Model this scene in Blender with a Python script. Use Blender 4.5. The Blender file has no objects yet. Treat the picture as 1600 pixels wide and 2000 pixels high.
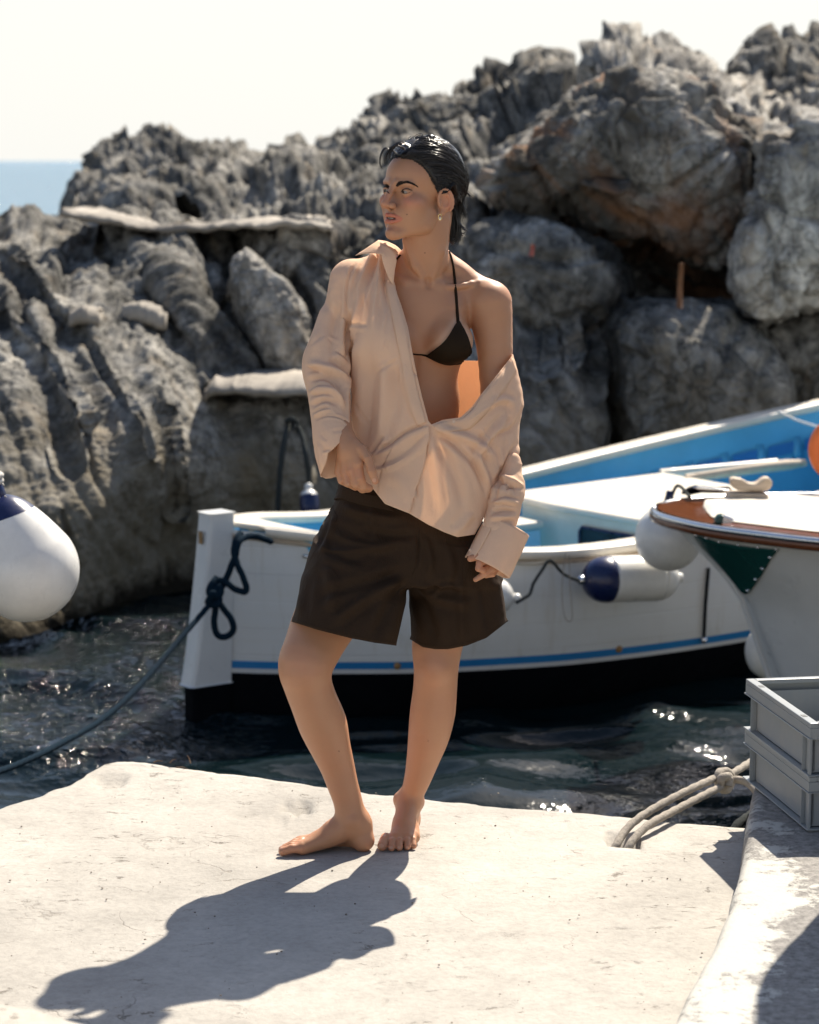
import bpy, bmesh, math, random
import numpy as np
from mathutils import Vector, Matrix, Euler
from mathutils.bvhtree import BVHTree
from mathutils import noise as mnoise

# ------------------------------------------------------------------ camera, sky, sun, exposure
FPX = 4722.2; PITCH = math.radians(8.27); CAMZ = 1.69
scene = bpy.context.scene
col = scene.collection
cam_d = bpy.data.cameras.new('camera'); cam = bpy.data.objects.new('camera', cam_d); col.objects.link(cam)
cam.location = (0, 0, CAMZ); cam.rotation_euler = (math.radians(90) - PITCH, 0, 0)
cam_d.sensor_fit = 'VERTICAL'; cam_d.sensor_height = 36; cam_d.lens = 85
cam_d.clip_start = 0.1; cam_d.clip_end = 20000
cam_d.dof.use_dof = True; cam_d.dof.focus_distance = 5.82; cam_d.dof.aperture_fstop = 4.6
scene.camera = cam

SUNDIR = Vector((0.225, 0.47, 0.560)).normalized()
SUN_EL = math.asin(SUNDIR.z); SUN_AZ = math.atan2(SUNDIR.x, SUNDIR.y)
world = bpy.data.worlds.new("World"); scene.world = world; world.use_nodes = True
wn = world.node_tree.nodes; wl = world.node_tree.links; wn.clear()
sky = wn.new('ShaderNodeTexSky'); sky.sky_type = 'NISHITA'; sky.sun_disc = False
sky.sun_elevation = SUN_EL; sky.sun_rotation = SUN_AZ
sky.air_density = 1.0; sky.dust_density = 1.2; sky.ozone_density = 1.0; sky.altitude = 0
# bright sea haze low over the horizon, the same all the way round, thinning out with height
tc = wn.new('ShaderNodeTexCoord'); sp = wn.new('ShaderNodeSeparateXYZ'); wl.new(tc.outputs['Generated'], sp.inputs[0])
mr = wn.new('ShaderNodeMapRange'); mr.interpolation_type = 'SMOOTHERSTEP'
mr.inputs['From Min'].default_value = -0.02; mr.inputs['From Max'].default_value = 0.44
mr.inputs['To Min'].default_value = 0.92; mr.inputs['To Max'].default_value = 0.0
wl.new(sp.outputs[2], mr.inputs[0])
tint = wn.new('ShaderNodeMix'); tint.data_type = 'RGBA'; tint.blend_type = 'MIX'
wl.new(mr.outputs[0], tint.inputs[0])
wl.new(sky.outputs[0], tint.inputs[6]); tint.inputs[7].default_value = (7.15, 7.12, 6.80, 1)
bg = wn.new('ShaderNodeBackground'); bg.inputs[1].default_value = 0.074
out = wn.new('ShaderNodeOutputWorld')
wl.new(tint.outputs[2], bg.inputs[0]); wl.new(bg.outputs[0], out.inputs[0])
sun_d = bpy.data.lights.new('sun', 'SUN'); sun_d.energy = 4.9; sun_d.angle = math.radians(0.53)
sun_d.color = (1.0, 0.91, 0.77)
sun = bpy.data.objects.new('sun', sun_d); col.objects.link(sun); sun.location = (5, 10, 12)
sun.rotation_euler = SUNDIR.to_track_quat('Z', 'Y').to_euler()
scene.view_settings.view_transform = 'Standard'; scene.view_settings.look = 'None'
scene.view_settings.gamma = 1; scene.view_settings.use_curve_mapping = False
scene.view_settings.exposure = 0.92
scene.cycles.use_denoising = True
scene.cycles.max_bounces = 8; scene.cycles.diffuse_bounces = 4; scene.cycles.glossy_bounces = 4
scene.cycles.transmission_bounces = 4
scene.cycles.sample_clamp_indirect = 6.0
scene.cycles.caustics_reflective = False; scene.cycles.caustics_refractive = False

WATER = -0.60
# ------------------------------------------------------------------ geometry helpers
def P(u, v, Y):
    """world point at world depth Y that the photograph shows at pixel (u, v)"""
    a = PITCH + math.atan((v - 1000) / FPX)
    z = CAMZ - Y * math.tan(a)
    zc = Y * math.cos(PITCH) + (CAMZ - z) * math.sin(PITCH)
    return np.array(((u - 800) / FPX * zc, Y, z))
def PZ(u, v, z):
    a = PITCH + math.atan((v - 1000) / FPX)
    return P(u, v, (CAMZ - z) / math.tan(a))
def project(V):
    V = np.asarray(V)
    d = CAMZ - V[:, 2]
    zc = V[:, 1] * math.cos(PITCH) + d * math.sin(PITCH)
    yc = d * math.cos(PITCH) - V[:, 1] * math.sin(PITCH)
    return 800 + V[:, 0] / zc * FPX, 1000 + yc / zc * FPX
def smoothstep(a, b, x):
    t = np.clip((x - a) / (b - a), 0, 1); return t * t * (3 - 2 * t)
def ipl(x, pts, k=1):
    xs = [p[0] for p in pts]; return np.interp(x, xs, [p[k] for p in pts])
def spl(pts, n):
    """Catmull-Rom resample of a list of points"""
    p = np.array(pts, float); m = len(p)
    q = np.vstack([2 * p[0] - p[1], p, 2 * p[-1] - p[-2]])
    t = np.linspace(0, m - 1, n); i = np.minimum(t.astype(int), m - 2); f = (t - i)[:, None]
    a, b, c, d = q[i], q[i + 1], q[i + 2], q[i + 3]
    return .5 * ((2 * b) + (-a + c) * f + (2 * a - 5 * b + 4 * c - d) * f ** 2 + (-a + 3 * b - 3 * c + d) * f ** 3)

def mk(name, V, F, mat=None, parent=None, smooth=True, attr=None):
    V = np.asarray(V, dtype=np.float32)
    me = bpy.data.meshes.new(name)
    if isinstance(F, np.ndarray) and F.ndim == 2:
        n = F.shape[1]; loops = F.astype(np.int32).ravel(); starts = np.arange(0, len(loops), n, dtype=np.int32)
        tot = np.full(len(F), n, dtype=np.int32)
    else:
        tot = np.array([len(f) for f in F], dtype=np.int32)
        loops = np.array([i for f in F for i in f], dtype=np.int32)
        starts = np.concatenate([[0], np.cumsum(tot)[:-1]]).astype(np.int32)
    me.vertices.add(len(V)); me.vertices.foreach_set('co', V.ravel())
    me.loops.add(len(loops)); me.loops.foreach_set('vertex_index', loops)
    me.polygons.add(len(tot)); me.polygons.foreach_set('loop_start', starts); me.polygons.foreach_set('loop_total', tot)
    me.polygons.foreach_set('use_smooth', np.full(len(tot), smooth, dtype=bool))
    me.update(calc_edges=True); me.validate()
    if attr:
        for k, a in attr.items():
            at = me.attributes.new(k, 'FLOAT_COLOR' if a.ndim == 2 else 'FLOAT', 'POINT')
            if a.ndim == 2: at.data.foreach_set('color', np.hstack([a, np.ones((len(a), 1))]).astype(np.float32).ravel())
            else: at.data.foreach_set('value', a.astype(np.float32))
    if mat: me.materials.append(mat)
    o = bpy.data.objects.new(name, me); col.objects.link(o)
    if parent: o.parent = parent
    return o
def tag(o, label=None, cat=None, group=None, kind=None):
    if label: o['label'] = label
    if cat: o['category'] = cat
    if group: o['group'] = group
    if kind: o['kind'] = kind
    return o
def empty(name, loc=(0, 0, 0), rz=0):
    o = bpy.data.objects.new(name, None); col.objects.link(o)
    o.location = loc; o.rotation_euler = (0, 0, rz); o.empty_display_size = .1
    return o
def child(o, root):
    """parent o (built in world coordinates) to root, keeping it in place"""
    o.parent = root
    m = Matrix.LocRotScale(root.location, root.rotation_euler, None)
    o.matrix_parent_inverse = m.inverted()
    return o
def grid_faces(nu, nv, cu=False, cv=False):
    i = np.arange(nu if cu else nu - 1); j = np.arange(nv if cv else nv - 1)
    I, J = np.meshgrid(i, j, indexing='ij'); I2 = (I + 1) % nu; J2 = (J + 1) % nv
    return np.stack([I * nv + J, I2 * nv + J, I2 * nv + J2, I * nv + J2], -1).reshape(-1, 4)
def normals(V, F):
    a = V[F[:, 2]] - V[F[:, 0]]; b = V[F[:, -1]] - V[F[:, 1]] if F.shape[1] == 4 else V[F[:, 1]] - V[F[:, 0]]
    n = np.cross(a, b) if F.shape[1] == 4 else np.cross(b, a)
    N = np.zeros_like(V)
    for k in range(F.shape[1]): 
        for c in range(3): N[:, c] += np.bincount(F[:, k], n[:, c], len(V))
    return N / (np.linalg.norm(N, axis=1)[:, None] + 1e-12)
def tube_vf(pts, rad, n=8, caps=True, twist=0.0, lay=0.0, lays=3):
    """tube along points; rad scalar or list"""
    p = np.asarray(pts, float); m = len(p); r = np.broadcast_to(np.asarray(rad, float), (m,))
    T = np.gradient(p, axis=0); T /= np.linalg.norm(T, axis=1)[:, None] + 1e-12
    ref = np.array((0, 0, 1.)) if abs(T[0, 2]) < .9 else np.array((1., 0, 0))
    A = np.zeros_like(p); a = np.cross(T[0], ref); a /= np.linalg.norm(a)
    for i in range(m):
        a = a - T[i] * a.dot(T[i]); a /= np.linalg.norm(a) + 1e-12; A[i] = a
    B = np.cross(T, A)
    ang = np.linspace(0, 2 * math.pi, n, endpoint=False)[None, :]
    s = np.concatenate([[0], np.cumsum(np.linalg.norm(np.diff(p, axis=0), axis=1))])[:, None]
    rr = r[:, None] * (1 + lay * np.abs(np.sin(lays * ang * .5 + s * twist)))
    V = p[:, None] + rr[..., None] * (np.cos(ang)[..., None] * A[:, None] + np.sin(ang)[..., None] * B[:, None])
    V = V.reshape(-1, 3); F = [list(f) for f in grid_faces(m, n, False, True)]
    if caps: F += [list(range(n))[::-1], [(m - 1) * n + k for k in range(n)]]
    return V, F
def tube(name, pts, rad, mat, parent=None, n=8, res=None, **kw):
    if res: pts = spl(pts, res); 
    if res and not np.isscalar(rad): rad = np.interp(np.linspace(0, 1, res), np.linspace(0, 1, len(rad)), rad)
    V, F = tube_vf(pts, rad, n, **kw); return mk(name, V, F, mat, parent)
def rope(name, pts, r, mat, parent=None, res=120):
    return tube(name, pts, r, mat, parent, n=12, res=res, twist=math.pi * .5 / r * .35, lay=.22, lays=3)
def join_vf(parts):
    V = []; F = []; o = 0
    for v, f in parts:
        V.append(np.asarray(v)); F += [[i + o for i in q] for q in f]; o += len(v)
    return np.vstack(V), F
def box_vf(c, s, R=None, bev=0.0):
    bm = bmesh.new(); bmesh.ops.create_cube(bm, size=1)
    for v in bm.verts: v.co = Vector((v.co.x * s[0], v.co.y * s[1], v.co.z * s[2]))
    if bev: bmesh.ops.bevel(bm, geom=bm.edges[:], offset=bev, segments=2, affect='EDGES', profile=.5)
    bm.verts.index_update()
    V = np.array([v.co[:] for v in bm.verts]); F = [[v.index for v in f.verts] for f in bm.faces]; bm.free()
    if R is not None: V = V @ np.array(R).T
    return V + np.array(c), F
def lathe_vf(prof, n=24, c=(0, 0, 0), R=None, caps=True):
    pr = np.array(prof, float); a = np.linspace(0, 2 * math.pi, n, endpoint=False)
    V = np.stack([pr[:, None, 0] * np.cos(a), pr[:, None, 0] * np.sin(a), np.repeat(pr[:, 1:2], n, 1)], -1).reshape(-1, 3)
    F = [list(f[::-1]) for f in grid_faces(len(pr), n, False, True)]
    if caps: F += [list(range(n))[::-1], [(len(pr) - 1) * n + k for k in range(n)]]
    if R is not None: V = V @ np.array(R).T
    return V + np.array(c), F
def align(z, x=(1, 0, 0)):
    z = np.array(z, float); z /= np.linalg.norm(z); x = np.array(x, float); x = x - z * x.dot(z); x /= np.linalg.norm(x)
    y = np.cross(z, x); return np.stack([x, y, z], 1)
# ------------------------------------------------------------------ numpy noise
def _h(i, j, k, s):
    n = (i * 374761393 + j * 668265263 + k * 2147483647 + s * 974634777) & 0xFFFFFFFF
    n = ((n ^ (n >> 13)) * 1274126177) & 0xFFFFFFFF
    n = ((n ^ (n >> 16)) * 2246822519) & 0xFFFFFFFF
    return ((n ^ (n >> 15)) & 0xFFFFFF) / float(0xFFFFFF)
def vnoise(Q, s=0):
    Q = np.asarray(Q, float); I = np.floor(Q).astype(np.int64); f = Q - I; f = f * f * f * (f * (f * 6 - 15) + 10)
    r = 0
    for a in (0, 1):
        for b in (0, 1):
            for c in (0, 1):
                w = (f[:, 0] if a else 1 - f[:, 0]) * (f[:, 1] if b else 1 - f[:, 1]) * (f[:, 2] if c else 1 - f[:, 2])
                r = r + w * _h(I[:, 0] + a, I[:, 1] + b, I[:, 2] + c, s)
    return r * 2 - 1
def fbm(Q, o=4, s=0, g=.5):
    a = 1.; r = 0; t = 0
    for k in range(o): r = r + a * vnoise(Q * 2.03 ** k + 7.3 * k, s + k); t += a; a *= g
    return r / t
def ridged(Q, o=4, s=0, g=.5):
    a = 1.; r = 0; t = 0
    for k in range(o): r = r + a * (1 - 2 * np.abs(vnoise(Q * 2.07 ** k + 3.1 * k, s + k))); t += a; a *= g
    return r / t
def worley(Q, s=0):
    I = np.floor(Q).astype(np.int64); f1 = np.full(len(Q), 9.); f2 = f1.copy(); cid = np.zeros(len(Q))
    for a in (-1, 0, 1):
        for b in (-1, 0, 1):
            for c in (-1, 0, 1):
                J = I + (a, b, c); h = [_h(J[:, 0], J[:, 1], J[:, 2], s + q) for q in range(3)]
                d = np.linalg.norm(Q - J - np.stack(h, 1), axis=1)
                n1 = d < f1; f2 = np.where(n1, f1, np.minimum(f2, d)); cid = np.where(n1, h[0], cid); f1 = np.where(n1, d, f1)
    return f1, f2, cid
# ------------------------------------------------------------------ materials
class M:
    def __init__(self, name, rough=.5, base=(.5, .5, .5), spec=.5):
        self.m = bpy.data.materials.new(name); self.m.use_nodes = True
        self.nt = self.m.node_tree; self.n = self.nt.nodes; self.l = self.nt.links
        self.b = self.n['Principled BSDF']; self.b.inputs['Base Color'].default_value = (*base, 1)
        self.b.inputs['Roughness'].default_value = rough; self.b.inputs['Specular IOR Level'].default_value = spec
        self.out = self.n['Material Output']
    def node(self, t, **k):
        x = self.n.new(t)
        for a, v in k.items(): setattr(x, a, v)
        return x
    def lk(self, a, b): self.l.new(a, b)
    def pos(self, sc=(1, 1, 1), obj=False, rot=(0, 0, 0)):
        if obj: g = self.node('ShaderNodeTexCoord').outputs['Object']
        else: g = self.node('ShaderNodeNewGeometry').outputs['Position']
        m = self.node('ShaderNodeMapping'); m.inputs['Scale'].default_value = sc; m.inputs['Rotation'].default_value = rot
        self.lk(g, m.inputs[0]); return m.outputs[0]
    def noise(self, vec, scale, detail=4, rough=.55, dist=0):
        t = self.node('ShaderNodeTexNoise'); t.inputs['Scale'].default_value = scale; t.inputs['Detail'].default_value = detail
        t.inputs['Roughness'].default_value = rough; t.inputs['Distortion'].default_value = dist
        self.lk(vec, t.inputs['Vector']); return t.outputs[0]
    def ramp(self, fac, stops):
        r = self.node('ShaderNodeValToRGB'); e = r.color_ramp.elements
        while len(e) < len(stops): e.new(.5)
        for x, (p, c) in zip(e, stops):
            x.position = p; x.color = (*c, 1) if not np.isscalar(c) else (c, c, c, 1)
        self.lk(fac, r.inputs[0]); return r.outputs[0]
    def mix(self, fac, a, b, mode='MIX'):
        m = self.node('ShaderNodeMix', data_type='RGBA', blend_type=mode)
        for s, i in ((fac, 0), (a, 6), (b, 7)):
            if hasattr(s, 'links'): self.lk(s, m.inputs[i])
            else: m.inputs[i].default_value = s if (np.isscalar(s) or len(s) == 4) else (*s, 1)
        return m.outputs[2]
    def math(self, op, a, b=0.0):
        m = self.node('ShaderNodeMath', operation=op)
        for s, i in ((a, 0), (b, 1)):
            if hasattr(s, 'links'): self.lk(s, m.inputs[i])
            else: m.inputs[i].default_value = s
        return m.outputs[0]
    def bump(self, h, strength=.3, dist=.01, nrm=None):
        b = self.node('ShaderNodeBump'); b.inputs['Strength'].default_value = strength; b.inputs['Distance'].default_value = dist
        self.lk(h, b.inputs['Height'])
        if nrm is not None: self.lk(nrm, b.inputs['Normal'])
        return b.outputs[0]
    def color(self, c): self.lk(c, self.b.inputs['Base Color']); return self
    def normal(self, c): self.lk(c, self.b.inputs['Normal']); return self
    def attr(self, name): return self.node('ShaderNodeAttribute', attribute_name=name).outputs['Color']
    def sep(self, vec, ax):
        s = self.node('ShaderNodeSeparateXYZ'); self.lk(vec, s.inputs[0]); return s.outputs[ax]
def paint(name, c, rough=.35, dirt=.15, scale=6, bump=.05):
    m = M(name, rough, c); v = m.pos()
    n = m.noise(v, scale, 6, .65)
    k = m.ramp(n, [(.35, 1 - dirt), (.65, 1.0)])
    m.color(m.mix(1.0, (*c, 1), k, 'MULTIPLY'))
    m.lk(m.ramp(m.noise(v, scale * 3, 4), [(.3, rough * .8), (.7, min(1, rough * 1.3))]), m.b.inputs['Roughness'])
    if bump: m.normal(m.bump(m.noise(v, 40, 3), bump, .004))
    return m.m
# ================================================================== SETTING
# ---- water
def water_mat():
    m = M('sea_water', .065, (.003, .010, .012), .5); m.b.inputs['IOR'].default_value = 1.333
    v = m.pos((1, 1, 1)); 
    z1 = m.noise(m.pos((1.0, 1.7, 1)), 5.5, 3, .5, .4)
    z2 = m.noise(m.pos((1.0, 1.5, 1)), 19, 3, .55, .3)
    far = m.noise(m.pos((.35, 1.0, 1)), 1.6, 6, .7, .2)
    d = m.sep(m.pos(), 1)
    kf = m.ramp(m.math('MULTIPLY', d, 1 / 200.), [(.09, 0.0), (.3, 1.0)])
    b = m.bump(z2, .10, .02); b = m.bump(z1, .12, .05, b)
    bb = m.node('ShaderNodeBump'); bb.inputs['Distance'].default_value = 1.6
    m.lk(kf, bb.inputs['Strength']); m.lk(far, bb.inputs['Height']); m.lk(b, bb.inputs['Normal'])
    # a patch of chop that breaks the reflection into sparkles
    ch = m.ramp(m.noise(m.pos((1, 1.25, 1)), 24, 2, .5), [(.46, 0.), (.78, 1.)])
    def spot(x, y, rx, ry):
        dx = m.math('DIVIDE', m.math('SUBTRACT', m.sep(m.pos(), 0), x), rx); dy = m.math('DIVIDE', m.math('SUBTRACT', m.sep(m.pos(), 1), y), ry)
        return m.ramp(m.math('ADD', m.math('MULTIPLY', dx, dx), m.math('MULTIPLY', dy, dy)), [(.25, 1.), (1., 0.)])
    msk = m.math('ADD', m.math('ADD', m.math('MULTIPLY', spot(-1.25, 10.6, .9, 2.0), 1.3), m.math('MULTIPLY', spot(1.3, 8.8, .9, 1.8), .10)), .05)
    b3 = m.node('ShaderNodeBump'); b3.inputs['Distance'].default_value = .014; m.lk(msk, b3.inputs['Strength']); m.lk(ch, b3.inputs['Height']); m.lk(bb.outputs[0], b3.inputs['Normal'])
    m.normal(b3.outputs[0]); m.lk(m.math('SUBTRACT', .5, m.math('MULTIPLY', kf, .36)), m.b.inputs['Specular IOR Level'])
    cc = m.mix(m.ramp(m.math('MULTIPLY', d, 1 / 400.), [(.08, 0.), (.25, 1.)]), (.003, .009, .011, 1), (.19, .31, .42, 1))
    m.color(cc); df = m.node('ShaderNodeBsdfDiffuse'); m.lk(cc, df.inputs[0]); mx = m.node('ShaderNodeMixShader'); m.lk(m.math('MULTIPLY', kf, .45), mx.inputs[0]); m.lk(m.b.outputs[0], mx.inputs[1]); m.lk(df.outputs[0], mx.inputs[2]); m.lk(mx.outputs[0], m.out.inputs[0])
    return m.m
xs = np.concatenate([-np.geomspace(6000, 3.4, 40), np.arange(-3.3, 3.3, .022), np.geomspace(3.4, 6000, 40)])
ys = np.concatenate([[-40, -5, 0, 3, 5.2], np.arange(5.6, 13.6, .022), np.geomspace(13.8, 12000, 60)])
X, Y = np.meshgrid(xs, ys, indexing='ij')
Q = np.stack([X.ravel(), Y.ravel(), 0 * X.ravel()], 1)
def wavez(Q):
    w = Q + .25 * np.stack([fbm(Q * 1.1, 2, 5), fbm(Q * 1.1, 2, 9), 0 * Q[:, 0]], 1)
    z = .060 * fbm(w * (.8, 2.0, 1), 2, 11) + .034 * (1 - np.abs(fbm(w * (1.5, 3.2, 1) + 4, 1, 31)) * 2.2) + .003 * ridged(w * (4, 8, 1), 1, 51)
    for (dx, dy, L, a) in ((.25, 1, .95, .017), (-.35, 1, .55, .007), (.8, .6, .33, .0020)):
        k = 2 * math.pi / L / math.hypot(dx, dy)
        ph = fbm(Q * .9, 2, 77) * 5
        z = z + a * np.sin((Q[:, 0] * dx + Q[:, 1] * dy) * k + ph)
    return z
fade = smoothstep(14.5, 13.2, Q[:, 1]) * smoothstep(3.4, 3.0, np.abs(Q[:, 0]))
Qz = np.zeros(len(Q)); near = fade > 0; Qz[near] = wavez(Q[near]) * fade[near]
W = np.stack([Q[:, 0], Q[:, 1], WATER + Qz], 1)
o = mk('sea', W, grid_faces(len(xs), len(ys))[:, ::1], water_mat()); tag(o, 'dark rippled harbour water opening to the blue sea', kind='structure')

# ---- rocks
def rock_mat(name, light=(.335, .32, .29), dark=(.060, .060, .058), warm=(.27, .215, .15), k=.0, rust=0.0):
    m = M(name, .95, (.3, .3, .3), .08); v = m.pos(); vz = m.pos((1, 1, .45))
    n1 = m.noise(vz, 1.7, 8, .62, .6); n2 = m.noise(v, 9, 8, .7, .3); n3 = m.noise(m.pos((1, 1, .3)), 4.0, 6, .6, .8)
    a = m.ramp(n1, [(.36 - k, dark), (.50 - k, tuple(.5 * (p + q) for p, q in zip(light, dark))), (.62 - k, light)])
    b = m.ramp(n2, [(.34, .35), (.5, .88), (.66, 1.45)])
    c = m.mix(1.0, a, b, 'MULTIPLY')
    c = m.mix(m.ramp(n3, [(.55, 0.), (.70, .55)]), c, (*warm, 1))
    vo = m.node('ShaderNodeTexVoronoi', feature='DISTANCE_TO_EDGE'); vo.inputs['Scale'].default_value = 2.6
    dv = m.node('ShaderNodeVectorMath', operation='ADD'); m.lk(vz, dv.inputs[0])
    nn = m.node('ShaderNodeTexNoise'); nn.inputs['Scale'].default_value = 3; nn.inputs['Detail'].default_value = 6; m.lk(v, nn.inputs['Vector'])
    m.lk(nn.outputs[1], dv.inputs[1]); m.lk(dv.outputs[0], vo.inputs['Vector'])
    c = m.mix(m.ramp(vo.outputs[0], [(.0, .75), (.035, 0.)]), c, (*[x * .45 for x in dark], 1))
    if rust:
        n4 = m.noise(v, .9, 4, .6, 1.0); n5 = m.noise(v, 1.15, 5, .62, .6)
        c = m.mix(m.ramp(n5, [(.50, 0.), (.56, .8)]), c, (.085, .075, .062, 1)); c = m.mix(m.ramp(n5, [(.36, .75), (.42, 0.)]), c, (.46, .44, .40, 1))
        c = m.mix(m.ramp(n4, [(.52, 0.), (.62, rust)]), c, (.26, .13, .065, 1))
    z = m.sep(v, 2)
    zz = m.math('ADD', z, m.math('MULTIPLY', m.math('SUBTRACT', n1, .5), .9))
    # tan algae band low down, black wet band at the waterline
    t = m.ramp(m.math('ADD', m.math('MULTIPLY', zz, .5), .5), [(.36, .78), (.74, 0.)])
    c = m.mix(t, c, m.mix(n2, (.16, .125, .075, 1), (.27, .23, .155, 1)))
    w2 = m.ramp(m.math('ADD', m.math('MULTIPLY', m.math('ADD', z, m.math('MULTIPLY', m.math('SUBTRACT', n2, .5), .25)), 2), 1.2), [(.16, 1.), (.42, 0.)])
    c = m.mix(w2, c, (.022, .018, .012, 1))
    m.color(c)
    bb = m.bump(n2, .55, .035); bb = m.bump(m.noise(v, 34, 6, .7), .55, .010, bb)
    m.normal(bb); return m.m
ROCK = rock_mat('grey_limestone')
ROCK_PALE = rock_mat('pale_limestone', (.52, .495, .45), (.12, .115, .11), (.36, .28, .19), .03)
ROCK_RUST = rock_mat('stained_limestone', (.40, .38, .345), (.075, .075, .07), (.30, .20, .12), .0, .75)

def rdisp(V, N, amp, seed, flute=1.0, block=0.0):
    if flute > 1.2:   # karst wall: long rounded ribs with sharp grooves between them, leaning down to the right
        Wq = V + .16 * np.stack([fbm(V * .8, 2, seed + q * 9) for q in range(3)], 1); s = Wq.copy(); s[:, 0] += .55 * s[:, 2]
        steep = smoothstep(-.1, .8, V[:, 2])      # worn smooth near the water
        d = .12 * fbm(V * (.8, .8, .7), 2, seed + 1) - .15 * ridged(s * (1.3, .3, .13), 2, seed + 2, .5)
        d += -(.105 * ridged(s * (4.2, .5, .26), 2, seed + 3, .5) + .036 * ridged(s * (10, 1.4, .8), 2, seed + 4)) * (.25 + .75 * steep)
        d += (.034 * fbm(V * 5, 4, seed + 8, .6) + .022 * ridged(V * 11, 3, seed + 9) * steep + .016 * ridged(V * 24, 2, seed + 6) * (.4 + .6 * steep))
        return V + N * (amp * d)[:, None]
    Wp = V + .35 * np.stack([fbm(V * .9, 3, seed + q * 9) for q in range(3)], 1)
    d = (.42 if flute < 1.2 else .26) * fbm(Wp * (.8, .8, .7), 3, seed + 1)
    sh = V + .45 * (Wp - V); sh[:, 0] += .55 * sh[:, 2]      # flutes lean as in a karst wall
    fl = ridged(sh * (3.1, 1.6, .42), 3, seed + 2, .55)
    d += flute * .16 * np.abs(fl) ** .8 * np.sign(fl)
    r2 = ridged(sh * (8.5, 5, 1.6), 3, seed + 4)
    d += flute * .055 * r2
    d += .060 * ridged(Wp * 6.5, 4, seed + 8, .6) + .022 * ridged(V * 21, 2, seed + 6)
    if block:
        f1, f2, c = worley(Wp * (1.5, 1.5, 1.9), seed); d += block * (.20 * (c - .5) - .14 * smoothstep(.10, .0, f2 - f1))
        f1, f2, c = worley(Wp * (4.2, 4.2, 5), seed + 3); d += block * (.075 * (c - .5) - .05 * smoothstep(.12, .0, f2 - f1))
    return V + N * (amp * d)[:, None]
def idw(U, Vv, ctrl):
    """smooth thin-plate surface through the depth control points (slightly relaxed)"""
    c = np.array(ctrl, float); p = c[:, :2] / 400.; n = len(p)
    def ker(r2): return .5 * r2 * np.log(r2 + 1e-9)
    A = np.zeros((n + 3, n + 3)); A[:n, :n] = ker(((p[:, None] - p[None]) ** 2).sum(-1)) + .05 * np.eye(n)
    A[:n, n] = 1; A[:n, n + 1:] = p; A[n, :n] = 1; A[n + 1:, :n] = p.T
    w = np.linalg.solve(A, np.concatenate([c[:, 2], [0, 0, 0]])); x = U / 400.; y = Vv / 400.
    r = w[n] + w[n + 1] * x + w[n + 2] * y
    for i in range(n): r = r + w[i] * ker((x - p[i, 0]) ** 2 + (y - p[i, 1]) ** 2)
    return np.clip(r, c[:, 2].min() - .8, c[:, 2].max() + .8)
def ridge(name, top, bot, ctrl, mat, label, step=5, amp=1., seed=0, flute=1., block=0., back=2.2, kind='structure', cat=None, creases=()):
    """rock mass: a real relief sheet from its foot to its crest, rolling over the crest and down behind"""
    u0 = top[0][0]; u1 = top[-1][0]; nu = int((u1 - u0) / step) + 1
    us = np.linspace(u0, u1, nu); vt = ipl(us, top); vb = ipl(us, bot)
    nv = int(np.max(vb - vt) / step) + 2; t = np.linspace(0, 1, nv)
    U = np.repeat(us[:, None], nv, 1); Vv = vb[:, None] + (vt - vb)[:, None] * t[None]
    Yd = idw(U, Vv, ctrl) 
    # roll over the crest
    Yd = Yd + .35 * smoothstep(.90, 1.0, t)[None] ** 2
    for pl, w, dep in creases:
        q = np.full(U.shape, 1e9); pp = spl(pl, 20)
        for a_, b_ in zip(pp[:-1], pp[1:]):
            dd = b_ - a_; tt = np.clip(((U - a_[0]) * dd[0] + (Vv - a_[1]) * dd[1]) / dd.dot(dd), 0, 1); q = np.minimum(q, np.hypot(U - a_[0] - tt * dd[0], Vv - a_[1] - tt * dd[1]))
        Yd = Yd + dep * np.exp(-(q / w) ** 2)
    a = PITCH + np.arctan((Vv - 1000) / FPX); Z = CAMZ - Yd * np.tan(a)
    Xx = (U - 800) / FPX * (Yd * math.cos(PITCH) + (CAMZ - Z) * math.sin(PITCH))
    G = np.stack([Xx, Yd, Z], -1)
    nb = 14; tb = np.linspace(0, 1, nb + 1)[1:]
    top_row = G[:, -1:, :]; dirn = top_row - np.array((0, 0, CAMZ)); dirn[..., 2] = 0
    dirn /= np.linalg.norm(dirn, axis=-1, keepdims=True)
    B = top_row + dirn * (back * tb)[None, :, None] - np.array((0, 0, 1.)) * ((top_row[..., 2:3] - WATER + .3) * (tb ** 1.8)[None, :, None])
    G = np.concatenate([G, B], 1); nvt = nv + nb
    V = G.reshape(-1, 3); F = grid_faces(nu, nvt)
    N = normals(V, F); 
    if N[:nv, 1].mean() > 0: N = -N; F = F[:, ::-1]
    V0 = V; V = rdisp(V, N, amp, seed, flute, block); V = V - N * (((V - V0) * N).sum(1).mean() + .04)
    o = mk(name, V, F, mat, smooth=True)
    return tag(o, label, cat, kind=kind)
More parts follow.
